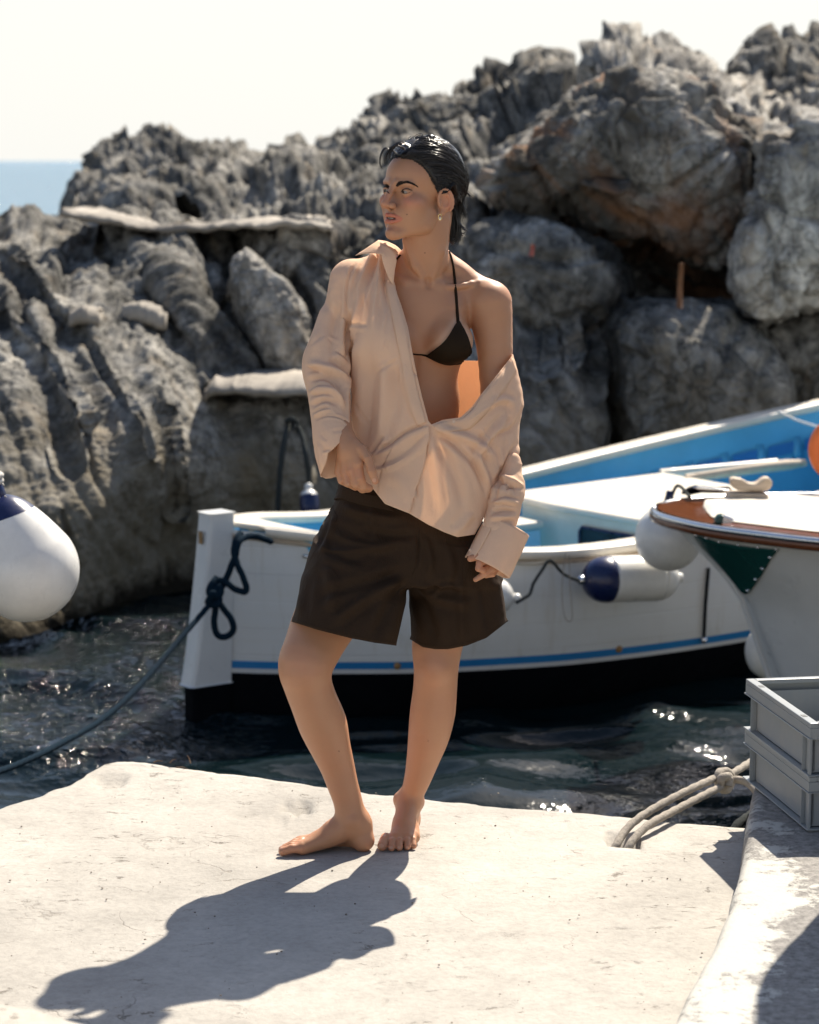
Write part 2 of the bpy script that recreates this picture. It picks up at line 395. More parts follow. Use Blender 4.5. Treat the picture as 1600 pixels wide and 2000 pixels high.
def boulder(name, outline, Yc, thick, mat, label, seed=0, amp=.8, n=200, m=70, lean=0.0, flute=.5, block=.6, kind=None, cat='rock', flat=3.0):
    """closed boulder: traced silhouette, real depth (superellipsoid front and back)"""
    oc = np.array(outline, float); c = oc.mean(0)
    seg = np.linalg.norm(np.diff(np.vstack([oc, oc[:1]]), axis=0), axis=1); s = np.concatenate([[0], np.cumsum(seg)])
    tt = np.linspace(0, s[-1], n, endpoint=False); oc2 = np.vstack([oc, oc[:1]])
    ring = np.stack([np.interp(tt, s, oc2[:, 0]), np.interp(tt, s, oc2[:, 1])], 1)
    th = np.linspace(0, math.pi, m); V = []
    for a in th:
        r = abs(math.sin(a)) ** (2 / flat); dpt = -np.sign(math.cos(a)) * abs(math.cos(a)) ** (2 / flat) * thick / 2
        q = c + (ring - c) * r
        for (u, v) in q: V.append(P(u, v, Yc + dpt + lean * (c[1] - v) / 100.))
    V = np.array(V); F = grid_faces(m, n, False, True)
    N = normals(V, F); cen = V.mean(0)
    if ((V - cen) * N).sum() < 0: N = -N; F = F[:, ::-1]
    V = rdisp(V, N, amp, seed, flute, block)
    o = mk(name, V, F, mat); return tag(o, label, cat, kind=kind)

# far ridge against the sky
top = [(120, 470), (140, 420), (148, 388), (155, 362), (175, 342), (205, 312), (240, 292), (262, 300), (292, 276), (330, 284), (352, 270), (400, 284), (452, 290), (476, 300), (500, 296), (535, 306), (560, 282), (585, 270), (610, 280), (650, 262), (690, 258),
       (735, 244), (757, 222), (800, 212), (835, 196), (870, 212), (902, 192), (925, 196), (948, 168), (978, 158), (990, 190), (1012, 186), (1030, 150), (1055, 140), (1082, 142), (1108, 160), (1122, 190), (1200, 200), (1300, 210)]
bot = [(120, 500), (150, 500), (600, 520), (1300, 520)]
ctrl = [(150, 400, 22), (300, 290, 23.5), (300, 420, 19.5), (500, 320, 22.5), (500, 420, 19), (640, 280, 22), (650, 360, 19.5), (750, 330, 19), (800, 220, 21), (900, 380, 17.5), (1000, 180, 20), (1000, 320, 17.5), (1100, 160, 19.5), (1100, 300, 17.5), (1250, 400, 18)]
ridge('far_headland', top, bot, ctrl, ROCK, 'jagged grey limestone headland against the bright sky', 4, .95, 5, .4, 1.0, back=5)
# a second crest in front of it
top = [(400, 430), (440, 395), (470, 372), (520, 345), (570, 330), (640, 320), (700, 318), (760, 330), (850, 340), (950, 330), (1000, 340), (1100, 380), (1200, 400)]
bot = [(400, 520), (1200, 560)]
ctrl = [(400, 430, 17), (500, 350, 18), (650, 325, 18), (560, 420, 16.2), (800, 340, 17), (1100, 450, 16.4), (900, 450, 16)]
ridge('middle_ridge', top, bot, ctrl, ROCK, 'weathered grey rock ridge behind the person', 4, 1.0, 21, .9, .5, back=3)
# high right crag
top = [(1090, 250), (1112, 190), (1135, 160), (1160, 122), (1190, 102), (1235, 86), (1262, 92), (1300, 90), (1342, 86), (1360, 106), (1385, 120), (1402, 146), (1440, 168), (1462, 172), (1500, 180), (1560, 190), (1700, 190)]
bot = [(1090, 420), (1300, 420), (1700, 420)]
ctrl = [(1110, 200, 16.8), (1300, 100, 18.5), (1400, 150, 18), (1200, 250, 16), (1400, 300, 16), (1600, 300, 16.5), (1600, 190, 17.5)]
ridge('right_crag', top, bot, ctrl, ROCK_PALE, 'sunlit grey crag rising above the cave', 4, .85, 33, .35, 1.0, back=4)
top = [(1420, 240), (1450, 160), (1470, 138), (1500, 120), (1512, 96), (1536, 88), (1548, 62), (1575, 52), (1605, 48), (1700, 40), (1800, 60)]
bot = [(1420, 360), (1800, 360)]
ctrl = [(1450, 180, 19), (1560, 70, 20), (1700, 60, 20), (1500, 300, 17.5), (1700, 300, 17.5)]
ridge('right_peak', top, bot, ctrl, ROCK, 'tall grey rock peak at the upper right edge', 4, .85, 44, .35, 1.0, back=4)
# cave back wall
top = [(880, 400), (1000, 400), (1100, 410), (1250, 420), (1800, 400)]
bot = [(880, 800), (1800, 900)]
ctrl = [(900, 400, 17.2), (1250, 450, 21), (1250, 530, 21.5), (1380, 540, 21.5), (1100, 420, 20), (1250, 640, 17.6), (1500, 500, 20), (1600, 700, 17), (1250, 700, 17)]
ridge('cave_wall', top, bot, ctrl, ROCK, 'dark rock wall inside the cave', 7, .8, 52, .4, .6, back=1)
boulder('cave_boulder', [(1000, 440), (1080, 430), (1130, 440), (1165, 480), (1190, 540), (1220, 600), (1220, 640), (1150, 620), (1080, 560), (1010, 500)], 15.9, 1.4, ROCK_RUST,
        'brown boulder wedged in the shadow of the cave', 61, .5)
boulder('overhanging_boulder', [(960, 345), (975, 300), (1010, 275), (1060, 246), (1110, 205), (1160, 180), (1230, 165), (1300, 168), (1352, 182), (1385, 205), (1420, 238), (1490, 262), (1500, 330), (1498, 420), (1480, 490), (1445, 530), (1405, 552),
        (1360, 540), (1320, 512), (1285, 478), (1240, 468), (1190, 462), (1140, 436), (1110, 404), (1070, 398), (1035, 412), (995, 402), (968, 380)], 15.6, 2.0, ROCK_RUST,
        'huge rust-stained overhanging boulder above the dark cave', 71, .55, 420, 110, lean=-.12, flat=3.8, flute=.18, block=.95)
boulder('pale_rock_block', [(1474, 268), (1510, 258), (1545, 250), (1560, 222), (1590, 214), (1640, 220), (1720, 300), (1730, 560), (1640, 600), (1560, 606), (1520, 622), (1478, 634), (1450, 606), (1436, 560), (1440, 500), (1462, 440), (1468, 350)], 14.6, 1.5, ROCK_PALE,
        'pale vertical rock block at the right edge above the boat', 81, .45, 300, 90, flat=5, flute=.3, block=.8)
boulder('round_grey_boulder', [(1190, 720), (1192, 650), (1205, 618), (1250, 600), (1310, 598), (1370, 600), (1420, 610), (1462, 646), (1500, 690), (1530, 750), (1550, 840), (1540, 960), (1400, 1080), (1250, 1080), (1190, 900)], 14.6, 1.9, ROCK,
        'rounded grey boulder behind the blue boat', 91, .5, 300, 90, flat=2.8, flute=.6, block=.35)
boulder('shaded_rock', [(1490, 700), (1480, 640), (1540, 615), (1620, 600), (1750, 610), (1760, 900), (1600, 1050), (1520, 900)], 15.4, 1.8, ROCK,
        'dark shaded rock at the far right behind the boat bow', 101, .5, 200, 60)
boulder('leaning_boulder', [(930, 490), (955, 458), (1000, 450), (1060, 458), (1110, 484), (1160, 515), (1180, 560), (1120, 640), (1000, 640), (930, 560)], 15.0, 1.3, ROCK,
        'craggy grey boulder just right of the head, below the overhang', 111, .6, 200, 70)
# near wall: left cliff and the slope on the right
top = [(-160, 412), (0, 414), (40, 414), (70, 420), (110, 424), (140, 424), (180, 434), (240, 436), (300, 442), (350, 446), (400, 444), (450, 440), (500, 446), (560, 440), (600, 424), (625, 428), (650, 450), (690, 470), (740, 440), (800, 420), (870, 384),
       (905, 392), (940, 428), (975, 452), (1010, 478), (1060, 496), (1100, 512), (1135, 548), (1160, 588), (1190, 622), (1202, 700), (1206, 800), (1215, 900)]
bot = [(-160, 1300), (0, 1262), (100, 1228), (200, 1190), (300, 1165), (400, 1150), (700, 1140), (900, 1140), (1215, 1130)]
ctrl = [(-150, 400, 14.6), (0, 440, 14.8), (200, 440, 15), (400, 440, 15.2), (600, 430, 15.0), (0, 600, 13.6), (0, 800, 12.5), (0, 1000, 11.7), (0, 1250, 11.2), (150, 600, 13.5), (230, 610, 13.9), (150, 760, 12.5), (150, 1000, 11.8), (150, 1200, 11.6),
        (300, 600, 13.8), (330, 700, 12.9), (300, 900, 12.2), (300, 1150, 12.4), (420, 640, 14.0), (480, 700, 14.0), (480, 740, 13.9), (450, 800, 13.0), (450, 1000, 12.9), (450, 1140, 12.95), (380, 520, 14.5), (560, 560, 14.6), (600, 700, 14.1), (600, 780, 13.1), (600, 1000, 12.95),
        (800, 480, 15), (800, 800, 13.6), (880, 400, 15.2), (1000, 500, 14.8), (1100, 540, 14.6), (1000, 700, 13.7), (1100, 700, 13.8), (1180, 650, 14.4), (1190, 850, 13.9), (1000, 900, 13.2), (1100, 900, 13.3), (1000, 1130, 13.1), (1200, 1130, 13.4)]
ridge('shore_cliff', top, bot, ctrl, ROCK, 'fluted grey limestone cliff above the water, brown at its foot', 3.2, 1.0, 7, 1.5, .35, back=2, creases=[
  ([(205, 450), (208, 500), (212, 560)], 8, 0.225), ([(430, 470), (445, 560), (470, 660), (490, 745)], 12, 0.270), ([(560, 520), (590, 600), (605, 700)], 12, 0.180), ([(300, 560), (330, 600), (380, 700), (400, 760)], 14, 0.158), ([(130, 640), (160, 720), (200, 800)], 14, 0.113),
  ([(0, 500), (60, 560), (120, 640)], 12, 0.135), ([(0, 620), (60, 700), (110, 800), (140, 900)], 14, 0.135), ([(330, 800), (345, 900), (352, 1000)], 5, 0.054), ([(120, 1000), (140, 1060), (150, 1120)], 5, 0.045), ([(1000, 560), (1040, 620), (1060, 700)], 14, 0.090), ([(1110, 560), (1150, 650), (1165, 760)], 14, 0.113), ([(1060, 520), (1090, 600), (1110, 680)], 8, 0.090),
  ([(0, 455), (50, 500), (100, 570), (135, 610)], 10, -0.135), ([(240, 440), (300, 520), (350, 600), (385, 700), (410, 745)], 16, -0.135), ([(180, 640), (230, 720), (280, 800), (310, 900)], 20, -0.113), ([(60, 620), (120, 700), (180, 800)], 14, -0.090), ([(500, 500), (540, 580), (560, 680)], 14, -0.113), ([(940, 500), (1000, 540), (1080, 560), (1140, 620)], 20, -0.090)])
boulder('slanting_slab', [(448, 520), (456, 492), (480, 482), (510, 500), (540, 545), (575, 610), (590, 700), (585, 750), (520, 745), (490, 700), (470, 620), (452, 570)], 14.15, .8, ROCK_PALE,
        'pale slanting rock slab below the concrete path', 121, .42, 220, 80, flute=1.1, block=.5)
boulder('ledge_boulder', [(470, 480), (500, 456), (560, 450), (620, 452), (650, 470), (640, 505), (560, 525), (500, 525), (465, 505)], 15.25, .8, ROCK_PALE,
        'craggy boulder under the end of the concrete path', 131, .55, 220, 80, flute=1.0, block=.8)

# concrete path and ledges set into the rock
def concrete_mat(name, base=(.46, .43, .385), dark=.72, crack=True):
    m = M(name, .85, base, .3); v = m.pos()
    n1 = m.noise(v, 1.4, 6, .6, .3); n2 = m.noise(v, 9, 7, .7); n3 = m.noise(v, 60, 4, .7)
    c = m.mix(1., (*base, 1), m.ramp(n1, [(.3, dark), (.7, 1.06)]), 'MULTIPLY')
    c = m.mix(1., c, m.ramp(n2, [(.3, .86), (.52, 1.0), (.75, 1.08)]), 'MULTIPLY')
    c = m.mix(1., c, m.ramp(n3, [(.3, .88), (.6, 1.05)]), 'MULTIPLY')
    h = m.bump(n3, .6, .003); h = m.bump(n2, .5, .010, h)
    if crack:
        pn = m.noise(m.pos((.6, 1.0, 1)), 22, 7, .78, .4)
        region = m.noise(m.pos((1, 1, 1)), 2.1, 3, .5)
        pit = m.math('MULTIPLY', m.ramp(pn, [(.60, 0.), (.64, 1.)]), m.ramp(region, [(.44, 0.), (.60, 1.)]))
        c = m.mix(m.math('MULTIPLY', pit, .85), c, (.15, .125, .10, 1))
        h = m.bump(m.math('SUBTRACT', 1., pit), .6, .006, h)
        vo = m.node('ShaderNodeTexVoronoi', feature='DISTANCE_TO_EDGE'); vo.inputs['Scale'].default_value = 1.15
        nn = m.node('ShaderNodeTexNoise'); nn.inputs['Scale'].default_value = 2.6; nn.inputs['Detail'].default_value = 8; m.lk(v, nn.inputs['Vector'])
        ad = m.node('ShaderNodeVectorMath', operation='ADD'); m.lk(v, ad.inputs[0]); m.lk(nn.outputs[1], ad.inputs[1]); m.lk(ad.outputs[0], vo.inputs['Vector'])
        ck = m.math('MULTIPLY', m.ramp(vo.outputs[0], [(.0, 1.), (.006, 0.)]), m.ramp(m.noise(v, 3.3, 3), [(.5, 0.), (.62, 1.)]))
        c = m.mix(m.math('MULTIPLY', ck, .55), c, (.16, .135, .11, 1))
        h = m.bump(m.math('SUBTRACT', 1., ck), .5, .004, h)
    m.color(c); m.normal(h); return m.m
CONC = concrete_mat('pier_concrete', (.44, .412, .37))
CONC_OLD = concrete_mat('path_concrete', (.40, .36, .31), .5, False)
def ledge(name, near_pts, depth, thick, label, mat=CONC_OLD, kind='structure', cat=None):
    """slab whose near top edge passes through the given (u, v, Y)"""
    p = spl([P(*q) for q in near_pts], 90); n = len(p)
    nx = 8; V = []
    for i in range(n):
        e = math.sin(math.pi * min(1, max(0, i / (n - 1)))) ** .35
        for (dy, dz) in ((.02, -thick), (-.02, -thick * .6), (0, -.015), (.02, 0), (depth * .5, .0), (depth, .0), (depth + .05, -thick)):
            V.append(p[i] + np.array((0, dy * (e if dy > .1 else 1), dz)))
    V = np.array(V); V += .030 * np.stack([fbm(V * 4, 4, 5 + q) for q in range(3)], 1) + .014 * np.stack([ridged(V * 13, 3, 15 + q) for q in range(3)], 1)
    F = [list(f) for f in grid_faces(n, 7, False, True)] + [list(range(7)), [(n - 1) * 7 + k for k in range(7)][::-1]]
    return tag(mk(name, V, F, mat), label, cat, kind=kind)
ledge('path', [(118, 408, 14.5), (180, 420, 14.5), (240, 434, 14.55), (300, 441, 14.6), (400, 442, 14.6), (480, 436, 14.6), (560, 434, 14.6), (620, 438, 14.6), (645, 446, 14.6)], 1.9, .05, 'pale concrete footpath laid over the rocks')
ledge('rock_step', [(134, 612, 13.3), (160, 606, 13.25), (196, 612, 13.35)], .5, .10, 'small pale concrete step on the left rock', kind='structure')
ledge('rock_step', [(240, 598, 13.5), (275, 596, 13.5), (322, 612, 13.5)], .5, .10, 'rounded pale concrete ledge right of the small step', kind='structure')
ledge('rock_landing', [(394, 770, 12.95), (412, 757, 12.9), (470, 754, 12.9), (540, 754, 12.9), (620, 754, 12.9), (680, 755, 12.9)], .9, .06, 'grey concrete landing on the rock behind the sleeve', kind='structure')

# ---- pier: one thick slab of old concrete, edge traced on its top plane z = 0
edge_px = [(-700, 1640), (-300, 1625), (0, 1578), (60, 1556), (130, 1532), (165, 1516), (188, 1500), (205, 1491), (225, 1486), (262, 1485), (300, 1491), (370, 1499), (480, 1513), (600, 1530), (740, 1549), (870, 1563), (1000, 1574), (1120, 1584), (1250, 1596), (1400, 1610), (1416, 1613), (1470, 1616), (1560, 1622)]
ep = []
for i in range(len(edge_px) - 1):
    a, b = np.array(edge_px[i]), np.array(edge_px[i + 1]); n = max(1, int(np.linalg.norm(b - a) / 5))
    for k in range(n): ep.append(a + (b - a) * k / n)
ep.append(np.array(edge_px[-1]))
E = np.array([PZ(u, v, 0.0) for u, v in ep])
E[:, :2] += .012 * np.stack([fbm(E * 14, 3, 3), fbm(E * 14, 3, 8)], 1)[:, :2]
# rows going from the edge towards the camera
rows = []
for (f, z) in ((-.02, -.9), (-.012, -.5), (-.004, -.12), (.0, -.02), (.006, -.004), (.02, 0.0)):
    q = E.copy(); q[:, 1] -= f; q[:, 2] = z + (0.006 * fbm(E * 9, 3, 17) if z < -.001 else 0); rows.append(q)
y0 = E[:, 1] - .02; ts = np.linspace(0, 1, 130)[1:] ** 1.15
for t in ts:
    q = E.copy(); q[:, 1] = y0 + (-2.0 - y0) * t; q[:, 2] = 0; rows.append(q)
G = np.stack(rows, 1); nr = G.shape[1]; V = G.reshape(-1, 3).copy()
topm = V[:, 2] == 0
zz = .006 * fbm(V * (1.2, 1.2, 1), 3, 61) + .0025 * fbm(V * 7, 3, 62)
u_, v_ = project(V)
def pit(cx, cy, rx, ry, dep, sd=0):
    g = ((u_ - cx) / rx) ** 2 + ((v_ - cy) / ry) ** 2
    return -dep * smoothstep(1.25, .35, g * (1 + .5 * fbm(V * 25, 2, 90 + sd)))
zz += pit(578, 1578, 34, 10, .030) + pit(1210, 1638, 30, 11, .04, 1) + pit(215, 1522, 34, 12, .016, 2) + pit(545, 1605, 16, 3, .008, 3) + pit(600, 1568, 60, 8, .008, 4) + pit(1232, 1646, 18, 7, .05, 5)
V[:, 2] += np.where(topm, np.minimum(zz, .02), 0)
V[topm, 2] -= .004
F = grid_faces(G.shape[0], nr)
N = normals(V, F)
if N[topm, 2].mean() < 0: F = F[:, ::-1]
tag(mk('pier', V, F, CONC), 'sunlit pale concrete pier with cracks and pits', kind='structure')
# solid body of the pier lower down so nothing shows through
bp = np.array([(-6, -2.5), (6, -2.5), (6, 5.3), (1.2, 5.6), (-.5, 6.1), (-1.0, 5.9), (-6, 5.5)])
V = np.array([(x, y, z) for z in (-1.2, -.15) for x, y in bp]); n = len(bp)
F = [[i, (i + 1) % n, n + (i + 1) % n, n + i] for i in range(n)] + [list(range(n))[::-1], [n + i for i in range(n)]]
tag(mk('pier_core', V, F, CONC, smooth=False), 'concrete body below the pier surface', kind='structure')
# ---- kerb on the right, white paint worn away
def kerb_mat():
    m = M('worn_white_kerb', .8, (.7, .7, .7), .3); v = m.pos()
    n1 = m.noise(v, 7, 8, .72, .2); n2 = m.noise(v, 45, 6, .75); n3 = m.noise(v, 1.6, 3, .5)
    e = m.attr('edge')
    k = m.math('ADD', m.math('MULTIPLY', n1, .75), m.math('MULTIPLY', n2, .30))
    k = m.math('ADD', k, m.math('MULTIPLY', m.sep(e, 0), .22))
    k = m.math('SUBTRACT', k, m.math('MULTIPLY', m.ramp(m.math('MULTIPLY', m.sep(v, 1), .125), [(.64, 0.), (.72, 1.)]), .13))
    w = m.ramp(k, [(.60, 0.), (.66, 1.)])
    conc = m.mix(1., m.mix(n3, (.21, .20, .19, 1), (.33, .31, .285, 1)), m.ramp(n2, [(.35, .55), (.6, 1.15)]), 'MULTIPLY')
    c = m.mix(w, conc, m.mix(n1, (.42, .405, .37, 1), (.56, .545, .50, 1)))
    m.color(c); h = m.bump(n2, .7, .005); h = m.bump(w, .35, .003, h); m.normal(h); return m.m
KH = .11
kpx = [(1487, 1500), (1481, 1540), (1474, 1570), (1466, 1620), (1456, 1680), (1443, 1735), (1424, 1790), (1398, 1850), (1362, 1920), (1322, 1995), (1270, 2080), (1180, 2200)]
K = spl([PZ(u, v, KH) for u, v in kpx], 150)
K[:, :2] += .006 * np.stack([fbm(K * 9, 3, 13), fbm(K * 9, 3, 18)], 1)
far = np.array((0, 0)); rows = []; ed = []
for (dx, z, e) in ((-.03, -.95, 0), (-.03, -.05, .3), (-.014, KH - .03, .6), (-.006, KH - .008, .75), (.006, KH, .8)):
    q = K.copy(); q[:, 0] += dx; q[:, 2] = z; rows.append(q); ed.append(e)
for dx in np.concatenate([np.linspace(.02, .5, 34), np.linspace(.55, 5, 14)]):
    q = K.copy(); q[:, 0] += dx; q[:, 2] = KH; rows.append(q); ed.append(max(0, .8 if dx < .10 else .8 - (dx - .10) * 9))
G = np.stack(rows, 1); V = G.reshape(-1, 3).copy(); tm = V[:, 2] >= KH - .001
V[tm, 2] += .005 * fbm(V[tm] * 6, 4, 23)
ea = np.tile(np.array(ed), len(K)); F = grid_faces(G.shape[0], G.shape[1])
N = normals(V, F)
if N[tm, 2].mean() < 0: F = F[:, ::-1]
tag(mk('kerb', V, F, kerb_mat(), attr={'edge': np.stack([ea] * 3, 1)}), 'raised kerb edged in worn white paint at the right', kind='structure')
a = K[0]; V = np.array([(a[0] - .03, a[1], -1), (8, a[1], -1), (8, a[1], KH), (a[0], a[1], KH)])
mk('kerb_end_wall', V, [[0, 1, 2, 3]], CONC, smooth=False)['kind'] = 'structure'

# raised block at the near left corner
q = [(-900, 1790), (-400, 1882), (0, 1957), (200, 1999), (520, 2066), (900, 2150)]
E2 = spl([PZ(u, v, .28) for u, v in q], 60); n = len(E2); rows = []
for (dy, z) in ((.01, -.02), (.004, .20), (0, .265), (-.015, .28), (-.3, .28), (-.9, .28), (-.92, -.02)):
    r_ = E2.copy(); r_[:, 1] += dy; r_[:, 2] = z; r_ += .006 * np.stack([fbm(r_ * 8, 3, 7 + k) for k in range(3)], 1); rows.append(r_)
G = np.stack(rows, 1); F = grid_faces(n, 7); V = G.reshape(-1, 3); N = normals(V, F)
if N[3::7, 2].mean() < 0: F = F[:, ::-1]
tag(mk('concrete_ledge', V, F, CONC), 'raised pale concrete ledge at the bottom left corner', kind='structure')
# ================================================================== BOATS
HULLW = paint('white_hull_paint', (.64, .65, .645), .32, .10, 3, .03)
CREAM = paint('cream_paint', (.74, .68, .58), .38, .14, 5, .03)
BLUE = paint('sky_blue_paint', (.095, .42, .68), .42, .14, 4, .04)
BLUE2 = paint('gap_shade_blue', (.03, .19, .48), .45, .12, 5)  # darker blue stands for the shade inside the lining gaps
STRIPE = paint('blue_stripe_paint', (.02, .20, .48), .35, .12, 5)
LBLUE = paint('pale_blue_paint', (.42, .66, .80), .42, .12, 5)
BLACKB = paint('black_antifouling', (.003, .004, .006), .8, .3, 5); BLACKB.node_tree.nodes['Principled BSDF'].inputs['Specular IOR Level'].default_value = .05
VINYLW = paint('white_fender_vinyl', (.78, .765, .73), .30, .16, 7, .05)
NAVY = paint('navy_vinyl', (.010, .018, .075), .28, .15, 8)
CHROME = M('brushed_steel', .22, (.62, .63, .65)); CHROME.b.inputs['Metallic'].default_value = 1; CHROME = CHROME.m
DARKG = M('dark_glass', .06, (.02, .028, .028)).m
RUST = paint('rusty_iron', (.20, .085, .035), .8, .4, 20, .3)
BRASS = paint('bronze_fitting', (.30, .17, .06), .5, .3, 30)
def wood_mat(name, c, rough=.3, s=9):
    m = M(name, rough, c); v = m.pos((1.2, 9, 9))
    n = m.noise(v, s, 6, .6, .4)
    m.color(m.mix(n, (*[x * .5 for x in c], 1), (*[min(1, x * 1.35) for x in c], 1))); m.normal(m.bump(n, .15, .003)); return m.m
MAHOG = wood_mat('varnished_mahogany', (.15, .048, .018), .10)
TEAK = wood_mat('weathered_teak', (.50, .40, .30), .7)

class Boat:
    def __init__(s, O, ang, name): s.O = np.array(O, float); s.d = np.array((math.cos(ang), math.sin(ang))); s.p = np.array((-s.d[1], s.d[0])); s.root = empty(name, (O[0], O[1], WATER), ang)
    def w(s, a, t, z):
        a = np.asarray(a, float); t = np.asarray(t, float); z = np.asarray(z, float); a, t, z = np.broadcast_arrays(a, t, z)
        return np.stack([s.O[0] + a * s.d[0] + t * s.p[0], s.O[1] + a * s.d[1] + t * s.p[1], z], -1)
    def grid(s, name, A, T, Z, mat, flip=False, cv=False, solid=0, parent=None):
        V = s.w(A, T, Z); F = grid_faces(V.shape[0], V.shape[1], False, cv)
        if flip: F = F[:, ::-1]
        o = mk(name, V.reshape(-1, 3), F, mat)
        if solid:
            md = o.modifiers.new('s', 'SOLIDIFY'); md.thickness = solid; md.offset = -1
        return child(o, s.root) if parent is None else s.sub(o, parent)
    def sub(s, o, par): o.parent = par; o.matrix_parent_inverse = Matrix.LocRotScale(s.root.location, s.root.rotation_euler, None).inverted() if False else Matrix.Identity(4); return o
    def box(s, name, a0, a1, t0, t1, z0, z1, mat, bev=.006):
        V, F = box_vf((0, 0, 0), (a1 - a0, t1 - t0, z1 - z0), bev=bev)
        V = s.w(V[:, 0] + (a0 + a1) / 2, V[:, 1] + (t0 + t1) / 2, V[:, 2] + (z0 + z1) / 2)
        return child(mk(name, V, F, mat, smooth=False), s.root)
    def add(s, o): return child(o, s.root)

b1 = Boat((-.765, 9.90), math.radians(37), 'wooden_boat')
tag(b1.root, 'white wooden boat with bright blue interior moored behind the person', 'boat')
LB = 5.7
HB = [(0, .045), (.12, .20), (.3, .36), (.6, .56), (.9, .68), (1.3, .80), (1.8, .87), (2.4, .89), (3.0, .86), (3.6, .77), (4.2, .62), (4.8, .42), (5.3, .20), (5.7, .03)]
SH = [(0, .185), (.4, .135), (1.0, .062), (1.6, .068), (2.3, .135), (3.2, .25), (4.2, .40), (5.0, .54), (5.7, .68)]
HBs = spl(HB, 300); SHs = spl(SH, 300)
hb = lambda a: np.interp(a, HBs[:, 0], HBs[:, 1]); sh = lambda a: np.interp(a, SHs[:, 0], SHs[:, 1])
KEEL = -1.02
def hw(a, z):
    q = np.clip((z - KEEL) / (sh(a) - KEEL), 0, 1); end = np.clip(np.minimum(a, LB - a) / 1.2, 0, 1)
    pw = 1.6 + 2.6 * end; return hb(a) * (1 - (1 - q) ** pw)
A = np.concatenate([np.linspace(0, .6, 16), np.linspace(.66, LB, 70)])
def band(name, z0, z1, mat, n=3, off=0.0, parts=None):
    """both sides of the hull between two heights (numbers or functions of the station)"""
    for sg in (-1, 1):
        k = np.linspace(0, 1, n)[None]; a = A[:, None] + 0 * k
        lo = (z0(A) if callable(z0) else np.full(len(A), z0))[:, None]; hi = (z1(A) if callable(z1) else np.full(len(A), z1))[:, None]
        z = lo + (hi - lo) * k; t = sg * (hw(a, z) + off)
        b1.grid(name, a, t, z, mat, flip=(sg > 0), solid=0)
def wood_plank_hull():
    m = M('white_planked_hull', .40, (.6, .6, .6), .3); v = m.pos()
    n = m.noise(v, 3, 6, .6); n2 = m.noise(m.pos((.35, .35, 6)), 4, 5, .6)
    z = m.sep(v, 2)
    # painted plank seams: fine relief only
    sx = m.math('ABSOLUTE', m.math('SINE', m.math('MULTIPLY', z, 3.14159 / .115)))
    sm = m.ramp(sx, [(.0, 0.), (.09, 1.)])
    c = m.mix(m.ramp(n, [(.4, 0.), (.75, .5)]), (.64, .65, .645, 1), (.55, .55, .52, 1))
    c = m.mix(m.ramp(n2, [(.5, 0.), (.8, .35)]), c, (.60, .58, .52, 1))
    n3 = m.noise(m.pos((7, 7, .7)), 2.2, 5, .65); c = m.mix(m.ramp(n3, [(.56, 0.), (.74, .55)]), c, (.47, .43, .36, 1))
    m.color(c); m.normal(m.bump(m.noise(v, 25, 3), .06, .004, m.bump(sm, .5, .003))); return m.m
HULLP = wood_plank_hull()
band('hull', -.370, lambda a: sh(a), HULLP, 18)
band('stripe', -.402, -.370, STRIPE, 3, .001)
band('boot_line', -.422, -.402, HULLW, 3, .001)
band('bottom', KEEL, -.422, BLACKB, 10)
# rubbing strake below the cap, cap rail, inner lining
for sg in (-1, 1):
    th = np.linspace(0, 2 * math.pi, 8, endpoint=False)[None]
    a = A[:, None] + 0 * th
    b1.grid('rubbing_strake', a, sg * (hw(a, sh(a) - .028) + .006 + .011 * np.cos(th)), sh(a) - .026 + .010 * np.sin(th), TEAK, cv=True, flip=sg < 0)
    prof = [(-.095, -.012), (-.095, .018), (-.088, .024), (.022, .024), (.030, .018), (.030, -.012)]
    ap = A[2:]; a = np.repeat(ap[:, None], 6, 1)
    wd = np.clip(hb(a) / .2, 0, 1)
    t = sg * np.maximum(hb(a) + np.array([p[0] for p in prof])[None], .002); z = sh(a) + np.array([p[1] for p in prof])[None]
    b1.grid('gunwale', a, t, z, CREAM, cv=True, flip=sg > 0)
    k = np.linspace(0, 1, 8)[None]; ai = np.linspace(.14, LB - .3, 60)[:, None] + 0 * k
    z = sh(ai) - .012 + (-.42 - sh(ai)) * k
    t = sg * np.maximum(hw(ai, z) - .055 - .05 * k, .003)
    b1.grid('inner_lining', ai, t, z, BLUE, flip=sg < 0)
k = np.linspace(-1, 1, 8)[None]; a = np.linspace(.2, LB - .4, 40)[:, None] + 0 * k
b1.grid('floor', a, k * (hw(a, np.full_like(a, -.4)) - .08), np.full_like(a, -.40), BLUE)
# stern deck (breasthook) and blue spar across the quarter
k = np.linspace(-1, 1, 10)[None]; a = np.linspace(.02, .34, 10)[:, None] + .0 * k; a2 = a - .05 * (1 - k ** 2) * (a > .3)
b1.grid('stern_deck', a2, k * np.maximum(hb(a) - .03, .01), sh(a) + .028, CREAM, solid=.02)
b1.grid('bow_deck', np.linspace(4.75, LB - .03, 10)[:, None] + 0 * k, k * np.maximum(hb(np.linspace(4.75, LB - .03, 10)[:, None]) - .03, .01), sh(np.linspace(4.75, LB - .03, 10)[:, None]) + .027 + 0 * k, LBLUE, solid=.02)
def bar(name, p0, p1, r, mat, b=b1):
    d = np.array(p1) - np.array(p0); L = np.linalg.norm(d); V, F = box_vf((0, 0, 0), (r, r * 1.2, L), align(d), .004)
    return b.add(mk(name, V + (np.array(p0) + np.array(p1)) / 2, F, mat, smooth=False))
bar('spar', P(472, 1040, 9.95), P(640, 1068, 9.78), .045, BLUE)
